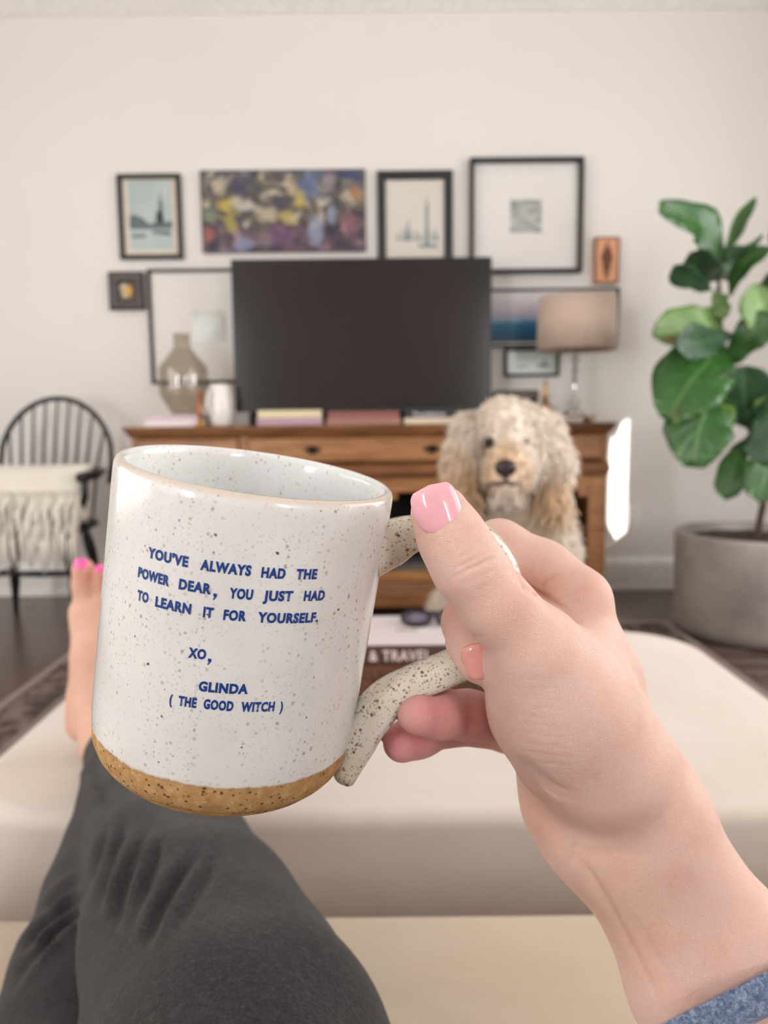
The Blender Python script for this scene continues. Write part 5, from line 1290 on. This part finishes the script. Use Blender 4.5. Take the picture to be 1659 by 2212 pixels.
# folded knuckle skin above the curled index nail
crease([(1000, 1384), (1022, 1376), (1046, 1380)], .4, 4)
cut = ((V-end_c) @ ((cs(1790, 2513, .25)-cs(1581, 2151, .25))/np.linalg.norm(cs(1790, 2513, .25)-cs(1581, 2151, .25))))
ok = cut < -.004
Q = Q[ok[Q].all(1)]; used = np.unique(Q); mp_ = np.full(len(V), -1); mp_[used] = np.arange(len(used)); Q = mp_[Q]; V = V[used]; pxy = pxy[used]; dep = dep[used]
def spot(c, p, dd, r, col, k=1.0, dr=.02):
    d = np.sqrt(((pxy-np.array(p))**2).sum(1)/r**2+((dep-dd*S)/dr)**2); f = np.clip(1.3-d, 0, 1)*k; return c*(1-f[:, None])+np.array(lin(col))*f[:, None]
hc = np.tile(np.array(lin('#e8c3b6')), (len(V), 1))
for a in (((1010, 1330), .242, 95, '#dba192', .8, .02), ((930, 1545), .236, 90, '#dc8f90', 1.0, .02), ((1050, 1560), .25, 100, '#cf8783', .9, .025), ((860, 1605), .249, 80, '#dd8d95', 1.0, .02), ((960, 1570), .262, 90, '#d48a8b', .9, .03),
          ((905, 1140), .2115, 60, '#dfae9f', .6, .03), ((1100, 1330), .212, 90, '#dcae9c', .5, .03), ((1150, 1270), .245, 60, '#dba693', .6, .03), ((1180, 1560), .215, 130, '#dfbfb4', .7, .03), ((1180, 1740), .24, 90, '#d6a692', .6, .03),
          ((1330, 1960), .24, 160, '#dcb39d', .5, .04), ((1290, 1260), .25, 60, '#e2b3a5', .5, .03)): hc = spot(hc, *a[:4], k=a[4], dr=a[5]) if False else spot(hc, a[0], a[1], a[2], a[3], a[4], a[5])
V1, Q1, C1 = to_world(V), Q, hc
# ---- feet
S2 = 1.045
def K(px, py, d, r): return (np.array(at_d(px, py, d*S2)), r*S2/1000)
def foot(dx, dy, sgn, sc_=1.0):
    """toes up, heel on the ottoman; sgn +1: big toe on the left"""
    q = lambda px, py, d, r: K(215+dx+(px-215)*sgn, py+dy, d, r)
    body = [[q(186, 1559, 1.0, 26), q(200, 1500, 1.005, 27), q(205, 1430, .998, 26), q(190, 1325, .998, 24)], [q(215, 1555, .985, 30), q(232, 1450, .995, 26), q(262, 1335, 1.0, 18)],
            [q(222, 1552, .962, 31), q(238, 1598, .93, 31), q(262, 1640, .86, 33)], [q(215, 1500, .975, 24), q(212, 1400, .982, 18), q(212, 1320, .99, 15)]]
    toes = [[q(188, 1318, .995, 17), q(181, 1262, .988, 14.5), q(180, 1230, .980, 14.2)], [q(222, 1310, .995, 11.5), q(219, 1256, .985, 9.6), q(219, 1236, .978, 9.8)], [q(243, 1315, .996, 10.5), q(246, 1265, .985, 8.8), q(246, 1248, .979, 9)],
            [q(263, 1325, .998, 10), q(269, 1280, .987, 8.2), q(269, 1265, .981, 8.4)], [q(282, 1345, 1.0, 10), q(291, 1308, .99, 7.6), q(292, 1295, .985, 8)]]
    P = [p for c in body+toes for p in c]
    f = Field(np.min([p-r for p, r in P], 0)-.008, np.max([p+r for p, r in P], 0)+.008, .0019)
    for c in body:
        for (a, ra), (b, rb) in zip(c, c[1:]): f.cone(a, ra, b, rb, .022)
    f.ell(K(215+dx+(192-215)*sgn, 1538+dy, .955, 1)[0], (.012, .012, .014), .014)                       # ankle bone
    for c in toes:
        gi = f.new()
        for (a, ra), (b, rb) in zip(c, c[1:]): f.cone(a, ra, b, rb, .006, gi)
        np.copyto(f.d, smin(f.d, gi, .004))
    z = f.lo[2]+np.arange(f.n[2])*f.vox; f.d = np.maximum(f.d, (OZ+.0018-z)[None, None, :]) if True else f.d
    V, Q = f.mesh(); V = relax(V, Q, 3)
    c = np.tile(np.array(lin('#e0b49d')), (len(V), 1))
    for ch in toes:
        d = np.linalg.norm(V-ch[-1][0], axis=1); k = np.clip(1.4-d/.022, 0, 1)[:, None]*.6; c = c*(1-k)+np.array(lin('#dc9c8c'))*k
    d = np.linalg.norm(V-body[0][0][0], axis=1); k = np.clip(1.4-d/.035, 0, 1)[:, None]*.6; c = c*(1-k)+np.array(lin('#d39c84'))*k
    return V, Q, c, toes
V2, Q2, C2, toesR = foot(0, 0, 1)
V3, Q3, C3_, toesL = foot(118, 14, -1)
me = fast_mesh('body', V1, Q1); set_color(me, C1)
def skin_mat():
    t = NT('fair_skin'); a = t.n('ShaderNodeAttribute', attribute_name='Col'); v = t.coord()
    n1 = t.noise(v, 70, 4, .6); n2 = t.noise(v, 420, 3, .6); k = t.ramp(n1.outputs[0], [(.3, (.95, .87, .85)), (.5, (1, .98, .97)), (.62, (1, 1, 1)), (.75, (1.0, .94, .92))])
    col = t.mix(1.0, a.outputs[0], k, 'MULTIPLY')
    vo = t.voro(v, 1500, 'DISTANCE_TO_EDGE'); n3 = t.noise(t.coord('Object', (1, 1, .35), (.5, .6, .4)), 900, 3, .6)
    h = t.math('ADD', t.math('MULTIPLY', t.ramp(vo.outputs['Distance'], [(0, 0.0), (.12, 1.0)]), .5), t.math('ADD', t.math('MULTIPLY', n2.outputs[0], 1.2), n3.outputs[0]))
    b = t.bsdf(col, t.ramp(n2.outputs[0], [(.3, .42), (.7, .54)]), 0, t.bump(h, .5, .0005), Subsurface_Weight=.22, Subsurface_Scale=.006, Specular_IOR_Level=.4)
    b.inputs['Subsurface Radius'].default_value = (1.0, .32, .2); return t.m
M['skin'] = skin_mat()
mesh_obj('body', me, M['skin'], person, True)
for v_, q_, c_ in ((V2, Q2, C2), (V3, Q3, C3_)):
    me = fast_mesh('foot', v_, q_); set_color(me, c_); mesh_obj('foot', me, M['skin'], person, True)
# nails
M['polish'] = plain('pale_pink_nail_polish', '#efb2bc', .07, 0, .03, 300, Coat_Weight=.6, Coat_Roughness=.03) if False else plain('pale_pink_nail_polish', '#efb2bc', .08, 0, .03, 300)
M['peach_polish'] = plain('peach_pink_nail_polish', '#eda79f', .12, 0, .03, 300); M['hot_polish'] = plain('bright_pink_nail_polish', '#ee5fa9', .12, 0, .03, 200)
def nail(name, c, along, normal, L, W, Rc, mat, label=None, th=.0007, base=.9):
    along = Vector(along).normalized(); n = Vector(normal); n = (n-along*n.dot(along)).normalized(); u = along.cross(n)
    bm = bmesh.new(); NX, NY = 16, 18; g0 = {}
    for s in (0, 1):
        for j in range(NY+1):
            y = j/NY*2-1; q = 2.9 if y < 0 else 3.4
            hw = (1-abs(y)**q)**(1/q) if abs(y) < 1 else 0
            hw = max(hw, .03)*(1.0 if y > 0 else (base+(1-base)*(1-y*y)))
            for i in range(NX+1):
                x = (i/NX*2-1)*hw*W/2; yy = y*L/2
                z = math.sqrt(max(Rc*Rc-x*x, 1e-8))-Rc-(yy+L*.1)**2/(2*.034)
                ed = 1-max(abs(i/NX*2-1)**6, abs(y)**8)
                p = Vector(c)+u*x+along*yy+n*(z+(th*(.25+.75*ed) if s else -th*1.2)); g0[(s, i, j)] = bm.verts.new(p)
    for j in range(NY):
        for i in range(NX):
            a = (g0[(1, i, j)], g0[(1, i+1, j)], g0[(1, i+1, j+1)], g0[(1, i, j+1)]); bm.faces.new(a); bm.faces.new([g0[(0, *k)] for k in ((i, j+1), (i+1, j+1), (i+1, j), (i, j))])
    per = [(i, 0) for i in range(NX)]+[(NX, j) for j in range(NY)]+[(i, NY) for i in range(NX, 0, -1)]+[(0, j) for j in range(NY, 0, -1)]
    for a, b in zip(per, per[1:]+per[:1]): bm.faces.new((g0[(0, *a)], g0[(0, *b)], g0[(1, *b)], g0[(1, *a)]))
    bmesh.ops.recalc_face_normals(bm, faces=bm.faces)
    o = obj(name, bm, mat, person, True)
    if label: o['label'] = label
    return o
def Wd(p): return to_world(p)
def dirw(v): return RM @ np.array(v, float)
tpos = thumb[0][0]*.62+thumb[1][0]*.38
nrm = np.array([-.12, .26, .95]); nrm /= np.linalg.norm(nrm)
al = cs(925, 1050, .222)-cs(958, 1142, .222)
c_t = cs(945, 1098, 1.0); c_t = c_t*((.2100*S)-.0079*S)
nail('fingernail', Wd(c_t), dirw(al), dirw(nrm), .0138, .0136, .0084, M['polish'], 'glossy pale pink thumbnail')
c_i = cs(1030, 1431, 1.0)*((.2255*S)-.0070*S)
nail('fingernail', Wd(c_i), dirw(cs(1046, 1475, .23)-cs(1018, 1392, .23)), dirw((-.30, .0, .95)), .0112, .0098, .0062, M['peach_polish'], 'peach pink nail of the curled index finger')
mt = middle[-1][0]; nm = np.array([-.50, .42, -.76]); nm /= np.linalg.norm(nm)
nail('fingernail', Wd(mt+nm*.0066*S+np.array([-.0012, .0002, 0])), dirw((-.9, -.05, .55)), dirw(nm), .0120, .0100, .0062, M['peach_polish'], 'pale pink nail edge of the middle finger')
rt_ = ring_[-1][0]; nail('fingernail', Wd(rt_+nm*.0062*S), dirw((-.85, -.45, .4)), dirw(nm), .0105, .0090, .0058, M['peach_polish'])
for tt in (toesR, toesL):
    for k, ch in enumerate(tt):
        r = ch[-1][1]; nn = Vector((0.0, -.82, .55)).normalized(); p = Vector(ch[-1][0])+nn*(r*.97)+Vector((0, 0, .001 if k else .002))
        nail('toenail', p, (0, .35, .94), nn, r*1.05, r*1.2, r*.9, M['hot_polish'], 'bright pink toenail', .0012)
# ---- leggings
fp = Field((-.42, -.40, .40), (.22, 1.08, .74), .0036)
def cone_p(A, B, k, tgt=None): fp.cone(A[0], A[1], B[0], B[1], k, tgt)
def Wp(px, py, d, r): return (np.array(at_d(px, py, d)), r)
hipR, hipL = (np.array((.03, -.20, .555)), .080), (np.array((-.12, -.20, .55)), .080)
legR = [hipR, Wp(520, 2330, .335, .0675), Wp(480, 2212, .37, .0655), Wp(418, 2030, .43, .0602), Wp(374, 1900, .50, .0566), Wp(336, 1790, .60, .0540), Wp(290, 1690, .76, .0480), Wp(247, 1610, 1.0, .0375)]
legL = [hipL, Wp(175, 2380, .46, .068), Wp(191, 2292, .48, .0660), Wp(218, 2120, .53, .0600), Wp(243, 1956, .61, .0555), Wp(280, 1741, .80, .0520), Wp(345, 1640, 1.0, .0400)]
for c in (legL,):
    for a, b in zip(c, c[1:]): cone_p(a, b, .006)
gR = fp.new()
for a, b in zip(legR, legR[1:]): cone_p(a, b, .006, gR)
np.copyto(fp.d, smin(fp.d, gR, .004)); fp.ell((-.045, -.28, .565), (.17, .12, .105), .05)
V, Q = fp.mesh(); V = relax(V, Q, 26); N = vnormals(V, Q)
# open hems: drop the rounded caps at the ankles
for a, b in ((legR[-2], legR[-1]), (legL[-2], legL[-1])):
    ax = (b[0]-a[0])/np.linalg.norm(b[0]-a[0]); m = ((V-b[0]) @ ax > .004) & (np.linalg.norm(V-b[0], axis=1) < .09); Q = Q[~m[Q].any(1)]
pxy = to_px(V); front = (N*(CW-V)).sum(1) > 0; dist = np.linalg.norm(V-CW, axis=1)
def fold(line, depth, width):
    m = np.nonzero(front)[0]; d_, tp = seg_dist(pxy[m], line)
    V[m] -= N[m]*(depth/1000*(np.exp(-(d_/width)**2)-.55*np.exp(-((d_-width*1.9)/width)**2))*tp*(dist[m]/.6))[:, None]
for l_, dp, wd2 in (([(232, 1790), (215, 1850), (200, 1920)], 4, 9), ([(271, 1770), (243, 1865), (217, 1960)], 5, 10), ([(318, 1775), (290, 1860), (262, 1960), (250, 2010)], 4.5, 11), ([(352, 1790), (330, 1880), (300, 1985)], 3.5, 11), ([(434, 1833), (380, 1904), (336, 1990), (310, 2050)], 5, 12), ([(480, 1830), (425, 1920), (370, 2030)], 2.5, 14),
        ([(45, 2070), (108, 1990), (179, 1936)], 5, 9), ([(60, 2095), (120, 2010), (182, 1965)], 4, 8), ([(85, 1985), (130, 1930), (180, 1900)], 3.5, 9), ([(20, 2140), (80, 2050), (150, 2010)], 2.5, 9), ([(196, 1640), (205, 1700), (230, 1750)], 3, 9)):
    fold(np.array(l_, float), dp, wd2)
wv_ = .0012*np.sin(V[:, 1]*70+V[:, 0]*40)*np.sin(V[:, 0]*55+V[:, 1]*23+1); V = V+N*wv_[:, None]
used = np.unique(Q); mp_ = np.full(len(V), -1); mp_[used] = np.arange(len(used)); Q = mp_[Q]; V = V[used]
def heather_mat():
    t = NT('charcoal_heather_jersey'); v = t.coord(); n1 = t.noise(v, 650, 3, .7); n2 = t.noise(v, 240, 3, .65); n3 = t.noise(t.coord('Object', (1, .35, 1)), 900, 2)
    f = t.math('ADD', t.math('MULTIPLY', n1.outputs[0], .45), t.math('ADD', t.math('MULTIPLY', n2.outputs[0], .3), t.math('MULTIPLY', n3.outputs[0], .25)))
    t.bsdf(t.ramp(f, [(.38, '#151314'), (.5, '#252224'), (.6, '#363235'), (.7, '#4d484c')]), .95, 0, t.bump(f, .7, .0016), Sheen_Weight=.1, Sheen_Roughness=.5); return t.m
lg = mesh_obj('leggings', fast_mesh('leggings', V, Q), heather_mat(), person, True); lg['label'] = 'charcoal heather leggings'
# ---- ribbed sleeve
ca = cs(1578, 2153, .2525); cb = cs(1787, 2515, .250); ax = (cb-ca)/np.linalg.norm(cb-ca)
A0 = to_world(ca-ax*.002); A1 = to_world(ca+ax*.06); A2 = to_world(ca+ax*.11); EL = np.array([.245, .02, .62]); SH = np.array([.21, -.34, .86])
path = catmull([A0, A1, A2, EL, (EL+SH)/2+np.array([.02, 0, -.02]), SH], 70)
bm = bmesh.new(); rings = []; NR = 168; dep0 = RM @ np.array([0, 0, 1.0])
vw0 = Vector(A0-CW).normalized()
def ring_at(c, T, a, b, rib, f=0.0):
    g_ = min(1.0, f*5); w_ = vw0.lerp(Vector(dep0), g_).normalized(); w_ = (w_-T*(w_.dot(T)*g_)).normalized(); u = T.cross(w_).normalized()
    return [bm.verts.new(Vector(c)+u*((a+rib*(1 if k % 4 < 2 else -1))*math.cos(2*PI*k/NR))+w_*((b+rib*(1 if k % 4 < 2 else -1))*math.sin(2*PI*k/NR))) for k in range(NR)]
T0 = Vector(path[1]-path[0]).normalized()
for off, sh_ in ((.012, -.0035), (.004, -.0032), (.0008, -.0022), (0, -.0004)): rings.append(ring_at(Vector(path[0])+T0*off, T0, .0350+sh_, .0305+sh_, .0002))
for i in range(70):
    T = Vector(path[min(i+1, 69)]-path[max(i-1, 0)]).normalized(); f = i/69; s_ = np.interp(f, [0, .02, .13, .17, .3, 1], [.0353, .0360, .0370, .0425, .048, .062]); b_ = s_*np.interp(f, [0, .2, 1], [.85, .95, 1.0])
    rib = .00045 if f < .14 else .00015
    rings.append(ring_at(path[i] if i else Vector(path[0])+T0*.0012, T, s_, b_, rib, f))
for a, b in zip(rings, rings[1:]):
    for k in range(NR): bm.faces.new((a[k], a[(k+1) % NR], b[(k+1) % NR], b[k]))
bm.faces.new(rings[-1]); bmesh.ops.recalc_face_normals(bm, faces=bm.faces)
def knit_mat():
    t = NT('denim_blue_rib_knit'); v = t.coord(); n = t.noise(v, 700, 3, .7); n2 = t.noise(v, 1400, 2)
    t.bsdf(t.ramp(n.outputs[0], [(.35, '#4f6286'), (.5, '#7286a8'), (.65, '#a3b0c8')]), .95, 0, t.bump(t.math('ADD', n.outputs[0], n2.outputs[0]), .6, .001), Sheen_Weight=.3); return t.m
sl_ = obj('sleeve', bm, knit_mat(), person, True); sl_['label'] = 'denim blue ribbed sleeve cuff'
